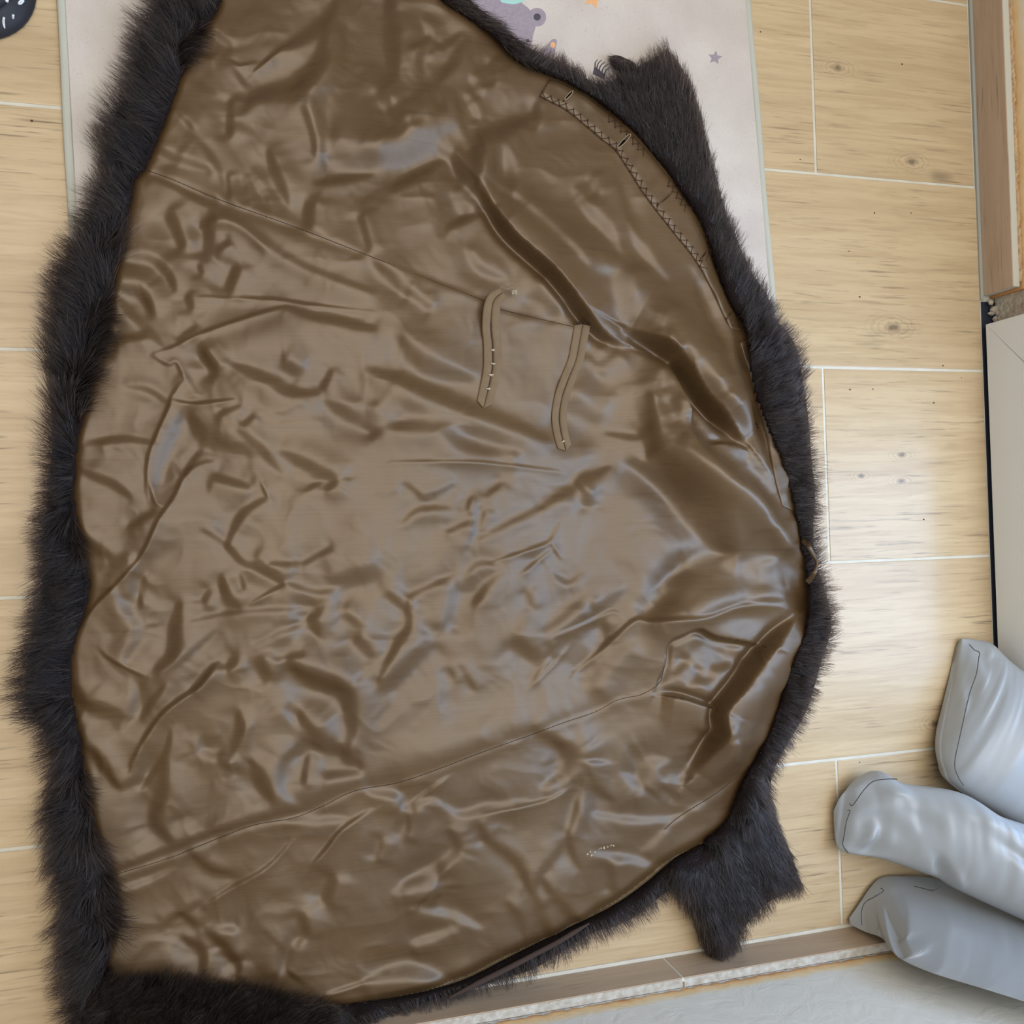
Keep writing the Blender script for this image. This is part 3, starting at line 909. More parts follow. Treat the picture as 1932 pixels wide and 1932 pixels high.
STEP = 2.4
gx = np.arange(110, 1545, STEP); gy = np.arange(-64, 1912, STEP)
GX, GY = np.meshgrid(gx, gy)
def seg_field(pts, X, Y):
    """nearest distance, signed offset (right of travel positive) and position along"""
    p = np.asarray(pts, float); D = np.full(X.shape, 1e9); S = np.zeros(X.shape); T = np.zeros(X.shape)
    ln = np.linalg.norm(np.diff(p, axis=0), axis=1); tot = ln.sum(); acc = 0
    for i in range(len(p) - 1):
        dx, dy = (p[i + 1] - p[i]) / ln[i]
        ex = X - p[i, 0]; ey = Y - p[i, 1]
        t = np.clip(ex * dx + ey * dy, 0, ln[i]); qx = ex - t * dx; qy = ey - t * dy
        d = np.hypot(qx, qy); s = dx * ey - dy * ex
        m = d < D
        D = np.where(m, d, D); S = np.where(m, s, S); T = np.where(m, (acc + t) / tot, T); acc += ln[i]
    return D, S, T
LDIR = np.array([0.94, 0.35])      # towards the daylight, in the photo
MMPX = 0.00072                     # metres per photo pixel on the coat
H = np.zeros(GX.shape); HC = np.zeros(GX.shape)
def win(pts, m):
    p = np.asarray(pts); x0, y0 = p.min(0) - m; x1, y1 = p.max(0) + m
    i0, i1 = np.searchsorted(gx, [x0, x1]); j0, j1 = np.searchsorted(gy, [y0, y1])
    return slice(j0, j1), slice(i0, i1)
for ln_ in STROKES.strip().split('\n'):
    tk = ln_.split(); kind = tk[0][0]; ws = tk[0][1:].split('*'); w = float(ws[0]); st = float(ws[1]) if len(ws) > 1 else 1.0
    P = np.array([tuple(map(float, a.split(','))) for a in tk[1:]])
    if len(P) > 2: P = spline(P, 4)
    sl = win(P, 4.2 * w + 18)
    X = GX[sl]; Y = GY[sl]
    if X.size == 0: continue
    D, S, T = seg_field(P, X, Y)
    dv = P[-1] - P[0]; nr = np.array([-dv[1], dv[0]]); nr /= np.linalg.norm(nr) + 1e-9   # right of travel
    sg = 1.0 if nr @ LDIR > 0 else -1.0
    S = S * sg                                   # positive on the daylight side
    if kind in 'DB':
        wl = w * 1.25 * (0.30 + 0.70 * np.sin(np.pi * np.clip(T * 0.9 + 0.05, 0, 1)) ** 0.7) if len(P) > 2 else w * 1.1 + 0 * T
        over = np.sqrt(np.clip(D * D - S * S, 0, None))
        slope = (0.40 if kind == 'D' else -0.34) * st
        q = S / wl
        q = np.sign(q) * np.minimum(np.abs(q), 1.0) * (1.5 - 0.5 * np.minimum(np.abs(q), 1.0) ** 2) / 1.0
        out = np.clip(np.abs(S) - wl, 0, None)
        H[sl] += slope * wl * MMPX * q * np.exp(-(out / (1.5 * w + 6)) ** 2) * np.exp(-(over / (0.9 * w)) ** 2) * 0.85
    else:
        A = 0.55 * st * w * MMPX * 1.6
        tap = np.sin(np.pi * np.clip(T * 0.94 + 0.03, 0, 1)) ** 0.5
        HC[sl] += A * tap * np.where(S > 0, np.exp(-(D / (w * 2.2)) ** 1.3), np.exp(-(D / (w * 0.5)) ** 2))
H = blur(H, 6) + blur(HC, 1)
for P, mm, wside, wsharp, side in STEPS:
    P = spline(np.array(P, float), 5); sl = win(P, 3 * wside)
    D, S, T = seg_field(P, GX[sl], GY[sl]); S = S * side
    tap = np.clip(np.sin(np.pi * np.clip(T, 0.02, 0.98)) * 1.6, 0, 1)
    H[sl] += mm * 0.001 * tap * np.where(S > 0, np.exp(-(D / wside) ** 2), np.exp(-(D / wsharp) ** 2))
    H[sl] -= 0.75 * mm * 0.001 * tap * np.where(S > 0, 0, np.exp(-((D - 1.6 * wsharp) / (2.4 * wsharp)) ** 2))
# larger forms: round ridges and hollows
for P, w, mm in (([(1225, 740), (1262, 832), (1350, 900), (1440, 980), (1520, 1045)], 38, 34), ([(1330, 440), (1375, 560), (1405, 660)], 11, -7), ([(940, 372), (1100, 475), (1280, 630), (1395, 790)], 42, 9), ([(1500, 1185), (1425, 1290), (1378, 1400), (1310, 1500)], 40, 14),
                 ([(1235, 1185), (1330, 1140), (1480, 1105)], 30, 13), ([(1288, 695), (1345, 765), (1404, 822)], 20, -20), ([(1395, 650), (1425, 770), (1475, 915)], 13, -15), ([(1270, 1240), (1350, 1235), (1430, 1250)], 30, -9),
                 ([(1232, 1140), (1300, 1075), (1390, 1062)], 26, -14), ([(700, 1455), (880, 1395), (1080, 1330)], 34, 6), ([(905, 240), (915, 330), (935, 390)], 22, 9), ([(570, 20), (610, 160), (620, 300)], 60, 6),
                 ([(300, 345), (420, 400), (600, 500), (800, 590)], 40, 6), ([(300, 700), (520, 640), (760, 640)], 50, 5), ([(180, 1180), (300, 1000), (390, 880)], 40, 5), ([(240, 1640), (480, 1530), (680, 1460)], 30, 5),
                 ([(1090, 1640), (1000, 1690), (930, 1790)], 50, 5), ([(760, 1700), (600, 1740), (480, 1820)], 50, 5), ([(700, 700), (880, 790), (1060, 840)], 40, 7), ([(1150, 640), (1120, 760), (1150, 860)], 40, -6)):
    P = spline(np.array(P, float), 4); sl = win(P, 2.6 * w)
    D, S, T = seg_field(P, GX[sl], GY[sl])
    H[sl] += mm * 0.001 * np.sin(np.pi * np.clip(T * 0.9 + 0.05, 0, 1)) ** 0.8 * np.exp(-(D / w) ** 2)
# small untraced crumpling
wx = GX + 22 * vnoise(GX, GY, 70, 1); wy = GY + 22 * vnoise(GX, GY, 70, 2)
H += 0.0040 * vnoise(wx, wy, 150, 8) + 0.0018 * vnoise(wx, wy, 85, 9) + 0.0006 * vnoise(wx, wy, 40, 3) + 0.0006 * (1 - np.abs(vnoise(wx, wy * 1.3, 70, 4)) * 2) + 0.0002 * vnoise(wx * 1.2, wy, 17, 5)
H = blur(H, 1)

# the coarse lie of the coat: fur underneath, thick at the shoulders
BZ = 0.020 + 0 * GX
for cx, cy, rx, ry, hh in ((1380, 960, 150, 260, .026), (1330, 1330, 130, 150, .020), (1180, 420, 170, 170, .012), (600, 900, 420, 600, .006), (1330, 740, 90, 110, .012), (1340, 1255, 70, 50, -.004)):
    BZ += hh * np.exp(-((GX - cx) / rx) ** 2 - ((GY - cy) / ry) ** 2)
INS = inside(LP, GX, GY)
ED, NX, NY = edge_dist(LP, GX, GY, True)
BZ = BZ - 0.006 * np.exp(-(ED / 9) ** 2)
H = H * (0.6 + 0.4 * np.clip(ED / 14, 0, 1))
keep = INS[:-1, :-1] | INS[1:, :-1] | INS[:-1, 1:] | INS[1:, 1:]
used = np.zeros(GX.shape, bool)
used[:-1, :-1] |= keep; used[1:, :-1] |= keep; used[:-1, 1:] |= keep; used[1:, 1:] |= keep
PX = np.where(INS, GX, NX); PY = np.where(INS, GY, NY)
pos = W(PX, PY, BZ); pos[..., 2] += H
zl_ = pos[..., 2]; pos[..., 2] = np.where(zl_ < 0.014, 0.008 + 0.006 * np.exp((np.minimum(zl_, 0.014) - 0.014) / 0.006), zl_)
LZ = pos[..., 2]
idx = -np.ones(GX.shape, int); idx[used] = np.arange(used.sum())
jj, ii = np.nonzero(keep)
quads = np.stack([idx[jj, ii], idx[jj + 1, ii], idx[jj + 1, ii + 1], idx[jj, ii + 1]], 1)
lin = quadmesh('lining', pos[used], quads, M['satin']); adopt(lin, coat); lin['label'] = 'creased brown satin lining'
# rim of the lining turned down to the floor
LR = resample(np.vstack([LP, LP[:1]]), 900)
def lz(px, py):
    """height of the lining under a photo point (bilinear)"""
    px = np.asarray(px, float); py = np.asarray(py, float)
    a = np.clip((px - gx[0]) / STEP, 0, len(gx) - 1.001); b = np.clip((py - gy[0]) / STEP, 0, len(gy) - 1.001)
    i = a.astype(int); j = b.astype(int); fa = a - i; fb = b - j
    return (LZ[j, i] * (1 - fa) + LZ[j, i + 1] * fa) * (1 - fb) + (LZ[j + 1, i] * (1 - fa) + LZ[j + 1, i + 1] * fa) * fb
def on(px, py, dz=0.001):
    """a point dz above the lining, seen at the photo point"""
    z = lz(px, py)
    return W(px, py, z + dz)
top = W(LR[:, 0], LR[:, 1], lz(LR[:, 0], LR[:, 1])); low = top.copy(); low[:, 2] = 0.0066
V = np.vstack([top, low]); n = len(LR)
quadmesh('lining_rim', V, np.array([(i, i + 1, n + i + 1, n + i) for i in range(n - 1)]), M['satin'])
adopt(bpy.context.scene.objects['lining_rim'], coat)

SDF = np.where(INS, ED, -ED)
def in_lining(px, py, m=0):
    i = np.clip(np.round((px - gx[0]) / STEP).astype(int), 0, len(gx) - 1); j = np.clip(np.round((py - gy[0]) / STEP).astype(int), 0, len(gy) - 1)
    return SDF[j, i] > m
def proj(p):
    v = (p - CAM_C) @ CAM_R
    return 966 + FPX * v[..., 0] / -v[..., 2], 966 - FPX * v[..., 1] / -v[..., 2]
# ---- fur bodies and strands
def seeded_tufts(px, py, cell, seed):
    """index of a jittered cell for every root, its centre and three random numbers"""
    r = np.random.default_rng(seed)
    i = np.floor(px / cell).astype(int); j = np.floor(py / cell).astype(int)
    T = r.random((211, 197, 5))
    best = np.full(px.shape, 1e9); out = np.zeros(px.shape + (5,))
    for di in (-1, 0, 1):
        for dj in (-1, 0, 1):
            t = T[(i + di) % 211, (j + dj) % 197]
            cx = (i + di + t[..., 0]) * cell; cy = (j + dj + t[..., 1]) * cell
            d = np.hypot(px - cx, py - cy); m = d < best
            best = np.where(m, d, best)
            out[m] = np.concatenate([cx[..., None], cy[..., None], t[..., 2:5]], -1)[m]
    return out

def fur(name, outline, hmax, wdome, dirs, length, density, seed, el=(0.75, 0.1), z_base=0.0, label=None, radius=0.00034, cell=22, clump=0.32, under=True, jit=0.35, wave=1.0):
    """a pelt body over a photo outline and the strands growing from it.
    dirs: (x, y, dx, dy) lay of the hair; length in metres; density: strands per 100 photo px2"""
    P = spline(np.array(outline, float), 4, True)
    x0, y0 = P.min(0); x1, y1 = P.max(0); st = 4.0
    ax = np.arange(x0 - st, x1 + 2 * st, st); ay = np.arange(y0 - st, y1 + 2 * st, st)
    X, Y = np.meshgrid(ax, ay)
    I = inside(P, X, Y); E, nx, ny = edge_dist(P, X, Y, True)
    def zf(E_, X_, Y_):
        t = np.clip(E_ / wdome, 0, 1)
        zb = z_base(X_, Y_) if callable(z_base) else z_base
        return zb + 0.0068 + hmax * np.sqrt(np.clip(1 - (1 - t) ** 2, 0, 1)) * (0.9 + 0.22 * wave * vnoise(X_, Y_, 38, seed + 5))
    Z = zf(np.where(I, E, 0), X, Y)
    Z = np.where(in_lining(X, Y, 4), np.minimum(Z, lz(X, Y) - 0.004), Z)
    kp = I[:-1, :-1] | I[1:, :-1] | I[:-1, 1:] | I[1:, 1:]
    us = np.zeros(X.shape, bool); us[:-1, :-1] |= kp; us[1:, :-1] |= kp; us[:-1, 1:] |= kp; us[1:, 1:] |= kp
    QX = np.where(I, X, nx); QY = np.where(I, Y, ny)
    ps = W(QX, QY, Z); ix = -np.ones(X.shape, int); ix[us] = np.arange(us.sum())
    b, a = np.nonzero(kp)
    q = np.stack([ix[b, a], ix[b + 1, a], ix[b + 1, a + 1], ix[b, a + 1]], 1)
    body = quadmesh(name, ps[us], q, M['pelt']); adopt(body, coat)
    if label: body['label'] = label
    # strands
    r = np.random.default_rng(seed)
    area_px = inside(P, X, Y).sum() * st * st
    N = int(area_px * density / 100 * 1.02)
    cand = np.stack([r.uniform(x0, x1, N * 4), r.uniform(y0, y1, N * 4)], 1)
    cand = cand[inside(P, cand[:, 0], cand[:, 1])][:N]
    if under: cand = cand[~in_lining(cand[:, 0], cand[:, 1], 3)]
    rx, ry = cand[:, 0], cand[:, 1]; N = len(rx)
    E_ = edge_dist(P, rx, ry)
    rz = zf(E_, rx, ry)
    dr = np.array(dirs, float); dd = np.hypot(rx[:, None] - dr[None, :, 0], ry[:, None] - dr[None, :, 1])
    wgt = 1 / (dd + 12) ** 2.5
    vx = (wgt * dr[None, :, 2]).sum(1) / wgt.sum(1); vy = (wgt * dr[None, :, 3]).sum(1) / wgt.sum(1)
    ang = np.arctan2(vy, vx)
    tf = seeded_tufts(rx, ry, cell, seed + 1)
    ang += wave * (0.5 * vnoise(rx, ry, 60, seed + 2) + (tf[:, 2] - 0.5) * 0.45) + r.normal(0, jit * 0.5, N)
    L = length * (0.62 + 0.45 * tf[:, 3] + 0.2 * vnoise(rx, ry, 50, seed + 3)) * r.uniform(0.7, 1.12, N)
    e0 = el[0] * (0.7 + 0.6 * tf[:, 4]) + r.normal(0, 0.12, N); e1 = el[1] + r.normal(0, 0.15, N)
    root = W(rx, ry, rz)
    K = 6; pts = np.zeros((N, K, 3)); pts[:, 0] = root
    curl = r.normal(0, 0.25, N)
    for k in range(1, K):
        t = (k - 0.5) / (K - 1); e = e0 * (1 - t) + e1 * t; an = ang + curl * t
        s_ = L / (K - 1)
        pts[:, k] = pts[:, k - 1] + np.stack([np.cos(an) * np.cos(e) * s_, -np.sin(an) * np.cos(e) * s_, np.sin(e) * s_], 1)
    # strands of a tuft draw together towards their tips
    c3 = W(tf[:, 0], tf[:, 1], rz)
    tdir = ang - r.normal(0, jit * 0.2, N)
    reach = L * 0.8
    aim = c3 + np.stack([np.cos(tdir) * reach, -np.sin(tdir) * reach, 0 * reach], 1)
    for k in range(1, K):
        f = clump * (k / (K - 1)) ** 1.5
        pts[:, k, :2] = pts[:, k, :2] * (1 - f) + (aim[:, :2] + (pts[:, k, :2] - pts[:, -1, :2]) * 1.0) * f if k == K - 1 else pts[:, k, :2] * (1 - f * 0.8) + (root[:, :2] + (aim[:, :2] - root[:, :2]) * (k / (K - 1))) * f * 0.8
    on_rug = (rx > 100 + 0.05 * ry) & (rx < 1425 + 0.09 * ry) & (ry < 620)
    pts[:, 1:, 2] = np.maximum(pts[:, 1:, 2], np.where(on_rug, 0.0075, 0.0015)[:, None] + 0.004 * r.random((N, K - 1)))
    qx, qy = proj(pts); ov = in_lining(qx, qy, 0)
    pts[..., 2] = np.where(ov, np.maximum(pts[..., 2], lz(qx, qy) + 0.0012 + 0.002 * r.random(ov.shape)), pts[..., 2])
    hc = bpy.data.hair_curves.new(name + '_hair')
    hc.add_curves([K] * N)
    hc.attributes['position'].data.foreach_set('vector', pts.astype(np.float32).ravel())
    rad = (radius * r.uniform(0.6, 1.2, N))[:, None] * np.linspace(1.0, 0.18, K)[None, :]
    ra = hc.attributes.get('radius') or hc.attributes.new('radius', 'FLOAT', 'POINT')
    ra.data.foreach_set('value', rad.astype(np.float32).ravel())
    hc.materials.append(M['fur'])
    ho = bpy.data.objects.new('hair', hc); COL.objects.link(ho)
    bpy.context.view_layer.update()
    adopt(ho, body); tag(ho, kind='stuff')
    return body

# hem (left edge of the picture)
hem_out = [(318, -60), (300, 0), (282, 40), (262, 75), (256, 110), (246, 170), (214, 222), (190, 285), (192, 326), (176, 380), (160, 430), (142, 460), (112, 510), (108, 580), (96, 630), (92, 690), (94, 752), (100, 810), (98, 855), (92, 915), (86, 990),
           (82, 1064), (76, 1125), (70, 1165), (54, 1223), (48, 1288), (64, 1348), (90, 1390), (98, 1450), (84, 1522), (94, 1558), (90, 1623), (112, 1667), (116, 1775), (126, 1848), (140, 1932), (150, 2000)]
hem_in = [(262, 2000), (235, 1900), (228, 1840), (228, 1790), (238, 1730), (228, 1650), (198, 1580), (180, 1480), (166, 1390), (150, 1300), (155, 1215), (172, 1165), (184, 1105), (175, 1040), (162, 990), (154, 930), (160, 850), (170, 790), (190, 710), (212, 640), (226, 570), (238, 500),
          (246, 450), (258, 400), (268, 345), (285, 318), (302, 290), (326, 230), (350, 165), (367, 120), (388, 75), (418, 28), (430, 0), (440, -60)]
fur('hem_fur', hem_out + [(x + 20, y) for x, y in hem_in], 0.030, 42,
    [(330, 0, -.75, -.6), (250, 150, -.85, -.45), (210, 280, -.8, -.55), (180, 420, -.85, -.45), (140, 560, -.8, -.55), (120, 680, -.6, -.75), (115, 800, -.8, -.5), (110, 900, -1, -.1), (110, 1030, -1, 0), (110, 1130, -.97, .2), (90, 1260, -.95, .25), (120, 1400, -.85, .5),
     (130, 1520, -.85, .45), (140, 1640, -.75, .6), (160, 1760, -.95, .25), (180, 1880, -.9, .35), (300, 60, -.75, -.6), (255, 235, -.5, -.1), (212, 620, .75, .25), (188, 702, .85, .3), (170, 768, .9, -.25), (226, 478, .5, -.3), (225, 1645, .8, .2), (222, 1725, .9, .1), (192, 1572, .7, .2), (172, 1490, .7, -.1), (365, 95, .6, .3), (150, 1010, .5, .5)],
    0.036, 15, 21, label='thick dark fur along the hem')

# front edge fur along the bottom
fr_out = [(205, 1826), (300, 1826), (420, 1842), (520, 1864), (600, 1884), (670, 1890), (770, 1876), (870, 1850), (965, 1803), (1045, 1764), (1150, 1712), (1215, 1668), (1270, 1622), (1330, 1590),
          (1330, 1645), (1268, 1676), (1228, 1706), (1184, 1738), (1114, 1762), (1054, 1800), (1002, 1830), (944, 1848), (884, 1868), (800, 1892), (700, 1937), (560, 1990), (150, 2000), (150, 1900)]
fur('front_edge_fur', fr_out, 0.034, 30,
    [(230, 1850, .5, -.85), (400, 1870, .55, -.8), (560, 1900, .6, -.7), (700, 1910, .3, .8), (850, 1875, .15, 1), (960, 1830, .1, 1), (1080, 1770, .15, 1), (1200, 1710, .2, 1), (1300, 1640, -.3, .9)],
    0.024, 18, 33, el=(0.5, 0.0), z_base=lambda x, y: 0.010 * np.clip((1000 - x) / 400, 0, 1), label='short dark fur of the lower front edge')

# collar band on the right
col_out = [(1325, 1590), (1360, 1545), (1380, 1490), (1398, 1445), (1424, 1395), (1446, 1345), (1462, 1292), (1476, 1235), (1494, 1185), (1494, 1120), (1482, 1050), (1472, 970), (1454, 895), (1416, 795), (1390, 725), (1382, 640), (1385, 590),
           (1440, 585), (1470, 610), (1500, 650), (1515, 720), (1526, 800), (1532, 880), (1538, 930), (1534, 1000), (1540, 1060), (1552, 1100), (1566, 1150), (1568, 1190), (1552, 1240), (1538, 1290), (1520, 1345), (1482, 1410), (1458, 1460), (1450, 1520), (1440, 1560), (1390, 1620)]
fur('collar', col_out, 0.045, 34,
    [(1450, 620, .55, -.8), (1490, 700, .75, -.6), (1510, 800, .8, -.55), (1520, 900, .95, -.1), (1525, 1000, .97, -.15), (1530, 1060, .95, -.2), (1540, 1140, .95, -.1), (1550, 1200, .95, .1), (1530, 1290, .85, .45), (1480, 1380, .6, .75), (1430, 1480, .5, .85), (1400, 1560, .2, .95)],
    0.026, 19, 45, el=(0.7, 0.1), label='dark fur collar')

# sleeve at the lower right
sl = [(1262, 1628), (1330, 1592), (1372, 1560), (1400, 1520), (1450, 1500), (1470, 1560), (1492, 1610), (1506, 1650), (1510, 1672), (1480, 1688), (1450, 1702), (1425, 1725), (1398, 1760), (1382, 1795), (1362, 1815), (1345, 1812), (1322, 1780), (1308, 1740), (1290, 1705), (1268, 1676)]
fur('sleeve', sl, 0.048, 48,
    [(1300, 1640, -.5, .7), (1340, 1620, .1, 1), (1320, 1700, .25, .95), (1350, 1780, .3, .95), (1400, 1640, .3, .95), (1420, 1560, .45, .9), (1450, 1600, .35, .92), (1480, 1660, .3, .95), (1400, 1730, .35, .93)],
    0.028, 21, 57, el=(0.38, -0.08), wave=0.35, label='dark fur sleeve end beside the cushions')

# sleeve and front edge at the upper right
su = [(1000, 96), (1050, 118), (1095, 142), (1135, 160), (1160, 150), (1172, 140), (1195, 130), (1244, 104), (1262, 96), (1298, 150), (1318, 205), (1330, 250), (1350, 330), (1368, 395), (1388, 445), (1416, 510), (1446, 555), (1456, 590), (1440, 630),
      (1400, 620), (1372, 580), (1348, 515), (1318, 435), (1272, 362), (1222, 295), (1178, 250), (1120, 202), (1065, 165), (1020, 145), (970, 118)]
fur('sleeve', su, 0.040, 44,
    [(1020, 115, .5, -.6), (1090, 150, -.2, -.9), (1150, 170, -.35, -.9), (1200, 150, -.35, -.9), (1250, 130, -.25, -.95), (1240, 220, -.3, -.95), (1290, 240, -.15, -.98), (1320, 330, -.05, -1), (1350, 420, .1, -1), (1390, 490, .2, -.95), (1430, 570, .4, -.9)],
    0.024, 20, 69, el=(0.38, 0.0), wave=0.45, label='dark fur sleeve end lying on the rug')
fur('front_edge_fur', [(750, -60), (812, 6), (860, 40), (912, 76), (960, 120), (1010, 146), (1055, 162), (1090, 156), (1075, 136), (1040, 114), (1000, 92), (964, 64), (920, 28), (886, 0), (856, -24), (826, -60)], 0.024, 24,
    [(820, -20, .6, .35), (870, 10, .7, .45), (940, 62, .75, .3), (990, 95, .85, .1), (1050, 125, .75, -.4)], 0.026, 20, 81, el=(0.5, 0.0), label='narrow dark fur of the upper front edge')
fur('fur_tuft', [(1150, 112), (1162, 104), (1185, 112), (1200, 122), (1196, 136), (1176, 140), (1160, 130)], 0.022, 16, [(1175, 120, -.8, -.5)], 0.014, 24, 87, el=(0.4, 0))

# ---- suede edge of the lower front
pl = spline([(845, 1884), (900, 1856), (960, 1826), (1010, 1800), (1050, 1779), (1085, 1758), (1112, 1742)], 6)
P3 = W(pl[:, 0], pl[:, 1], 0.040); v, f = tube(P3, np.interp(np.arange(len(pl)), [0, 6, len(pl) - 8, len(pl) - 1], [0.001, 0.0038, 0.0034, 0.001]), 8)
v = np.asarray(v); adopt(mesh('pelt_edge', v, f, M['suede']), coat)

# ---- button band with its buttonholes and herringbone stitches
inner = resample(spline([(1018, 181), (1040, 192), (1065, 205), (1100, 232), (1135, 262), (1160, 281), (1185, 318), (1215, 365), (1245, 405), (1275, 443), (1305, 480), (1330, 520), (1352, 565), (1378, 620)], 6), 120)
outer = resample(spline([(1036, 150), (1062, 158), (1100, 178), (1140, 208), (1182, 243), (1220, 283), (1250, 320), (1280, 358), (1305, 400), (1325, 440), (1345, 490), (1362, 535), (1384, 580), (1400, 625)], 6), 120)
m_ = 15; V = []; F = []
for i in range(120):
    for k in range(m_):
        u = k / (m_ - 1); p = inner[i] * (1 - u) + outer[i] * u
        z = lz(p[0], p[1]); zz = 0.5 * z + 0.5 * (lz(*inner[i]) * (1 - u) + lz(*outer[i]) * u)
        lift = 0.0022 * min(1, 4 * u + 0.15, 4 * (1 - u) + 0.25) + 0.0012 * math.sin(i * 0.55 + 2.5 * u) * u * (1 - u) * 4
        V.append(W(p[0], p[1], max(z, zz) + lift + 0.0006))
for i in range(119):
    for k in range(m_ - 1):
        a = i * m_ + k; F.append((a, a + m_, a + m_ + 1, a + 1))
V = np.array(V); bandV = V.reshape(120, m_, 3)
# underside rim
rim = V.copy(); rim[:, 2] -= 0.003; nb = len(V)
ringi = [k for k in range(m_)] + [i * m_ + m_ - 1 for i in range(1, 120)] + [119 * m_ + k for k in range(m_ - 2, -1, -1)] + [i * m_ for i in range(118, 0, -1)]
for a, b in zip(ringi, ringi[1:] + ringi[:1]): F.append((a, b, nb + b, nb + a))
band = mesh('button_band', np.vstack([V, rim]), F, M['satin_band']); adopt(band, coat); band['label'] = 'satin button band with buttonholes'
def bandz(px, py, z=0.03):
    for _ in range(3):
        w = W(px, py, z); d = ((bandV[..., :2] - w[:2]) ** 2).sum(-1); z = bandV[..., 2].flat[int(d.argmin())]
    return z
def onband(px, py, dz): return W(px, py, bandz(px, py) + dz)
for (xa, ya, xb, yb_, wdt) in ((1065.5, 188, 1081, 171.5, 2.6), (1165, 279, 1190, 253, 3.2), (1243, 386, 1271, 362, 1.3), (1322, 490, 1334, 473, 1.6), (1373, 599, 1381, 588, 1.4)):
    a = np.array([xa, ya], float); b = np.array([xb, yb_], float); d = (b - a); L = np.linalg.norm(d); d /= L; nn = np.array([-d[1], d[0]])
    loop = []
    for t in np.linspace(0, 2 * math.pi, 22, endpoint=False):
        c = a + d * L * (0.5 - 0.5 * math.cos(t)) + nn * wdt * math.sin(t); loop.append(onband(c[0], c[1], 0.0006))
    v, f = tube(np.array(loop), 0.0007, 5, True)
    bh = mesh('buttonhole', v, f, M['satin_band'] if wdt < 2 else M['buttonhole_rim']); adopt(bh, coat)
    lp = np.array(loop); lp = lp.mean(0) + (lp - lp.mean(0)) * 0.9; lp[:, 2] += 0.0001
    op = mesh('opening', lp, [tuple(range(22))], M['opening']); adopt(op, bh)
    e = [onband(*(a - d * q), 0.0012) for q in (1, 4)]
    v, f = tube(np.array(e), 0.0011, 6); adopt(mesh('bar_tack', v, f, M['thread_dark']), bh)
def cross(parts, c, t, nrm, s, fz):
    for sg in (1, -1):
        a = c - t * s * 0.55 * 1 - nrm * s * 0.55 * sg; b = c + t * s * 0.55 + nrm * s * 0.55 * sg
        parts.append(tube(np.array([fz(*a), fz(*((a + b) / 2)), fz(*b)]), 0.00042, 4))
def zigzag(name, line, pitch, amp, fz):
    p = resample(line, 400); s = np.r_[0, np.cumsum(np.linalg.norm(np.diff(p, axis=0), axis=1))]; parts = []
    k = 0; prev = None; d = 0.0
    while d < s[-1]:
        i = int(np.searchsorted(s, d)); i = min(i, 397)
        t = p[min(i + 3, 399)] - p[max(i - 3, 0)]; t /= np.linalg.norm(t); nn = np.array([-t[1], t[0]])
        sg = 1 if k % 2 else -1
        c = p[i] + nn * amp * sg
        if prev is not None:
            a = prev - (c - prev) * 0.22; b = c + (c - prev) * 0.22
            parts.append(tube(np.array([fz(*a), fz(*((a + b) / 2)), fz(*b)]), 0.0005, 4))
        prev = c; k += 1; d += pitch * random.uniform(0.85, 1.15)
    v, f = join(parts); o = mesh(name, v, f, M['thread_dark']); adopt(o, coat); tag(o, kind='stuff'); return o
off_in = inner[:96] + np.array([4.0, -3.5])
zigzag('herringbone_stitching', off_in, 8.5, 4.2, lambda x, y: onband(x, y, 0.0008))
for i0, i1 in ((26, 46), (58, 72), (88, 92)):
    zigzag('herringbone_stitching', outer[i0:i1] + np.array([-5.5, 4.5]), 7.5, 4.0, lambda x, y: onband(x, y, 0.0008))
# a fine thread along the inner edge of the band
v, f = tube(np.array([onband(x - 0.5, y + 0.5, 0.0004) for x, y in inner[::3]]), 0.0004, 4); adopt(mesh('band_seam', v, f, M['thread_dark']), coat)

# ---- seams of the lining: fine dark threads
for pts in ([(279, 322), (326, 339), (420, 379), (551, 426), (700, 484), (827, 534), (910, 566), (946, 584), (1084, 617)],
            [(208, 1655), (225, 1648), (319, 1619), (391, 1590), (475, 1558), (554, 1543), (609, 1521), (670, 1492), (765, 1473), (903, 1422), (961, 1401), (1004, 1386), (1062, 1364), (1124, 1343), (1164, 1321), (1207, 1312)],
            [(1207, 1312), (1243, 1290), (1254, 1252), (1257, 1212), (1286, 1194), (1315, 1185), (1352, 1201), (1413, 1212), (1447, 1222)],
            [(1246, 1312), (1286, 1317), (1326, 1330), (1355, 1339)],
            [(1326, 839), (1377, 839), (1410, 850)],
            [(1438, 1232), (1442, 1286), (1420, 1333), (1388, 1399)],
            [(925, 392), (961, 443), (1026, 504), (1077, 566), (1133, 628)],
            [(1410, 1449), (1352, 1496), (1283, 1540), (1254, 1565)]):
    p = resample(spline(np.array(pts, float), 6), 14 * len(pts))
    w = np.array([on(x, y, 0.0002) for x, y in p])
    v, f = tube(w, 0.0004, 5); adopt(mesh('seam', v, f, M['thread_seam']), coat)

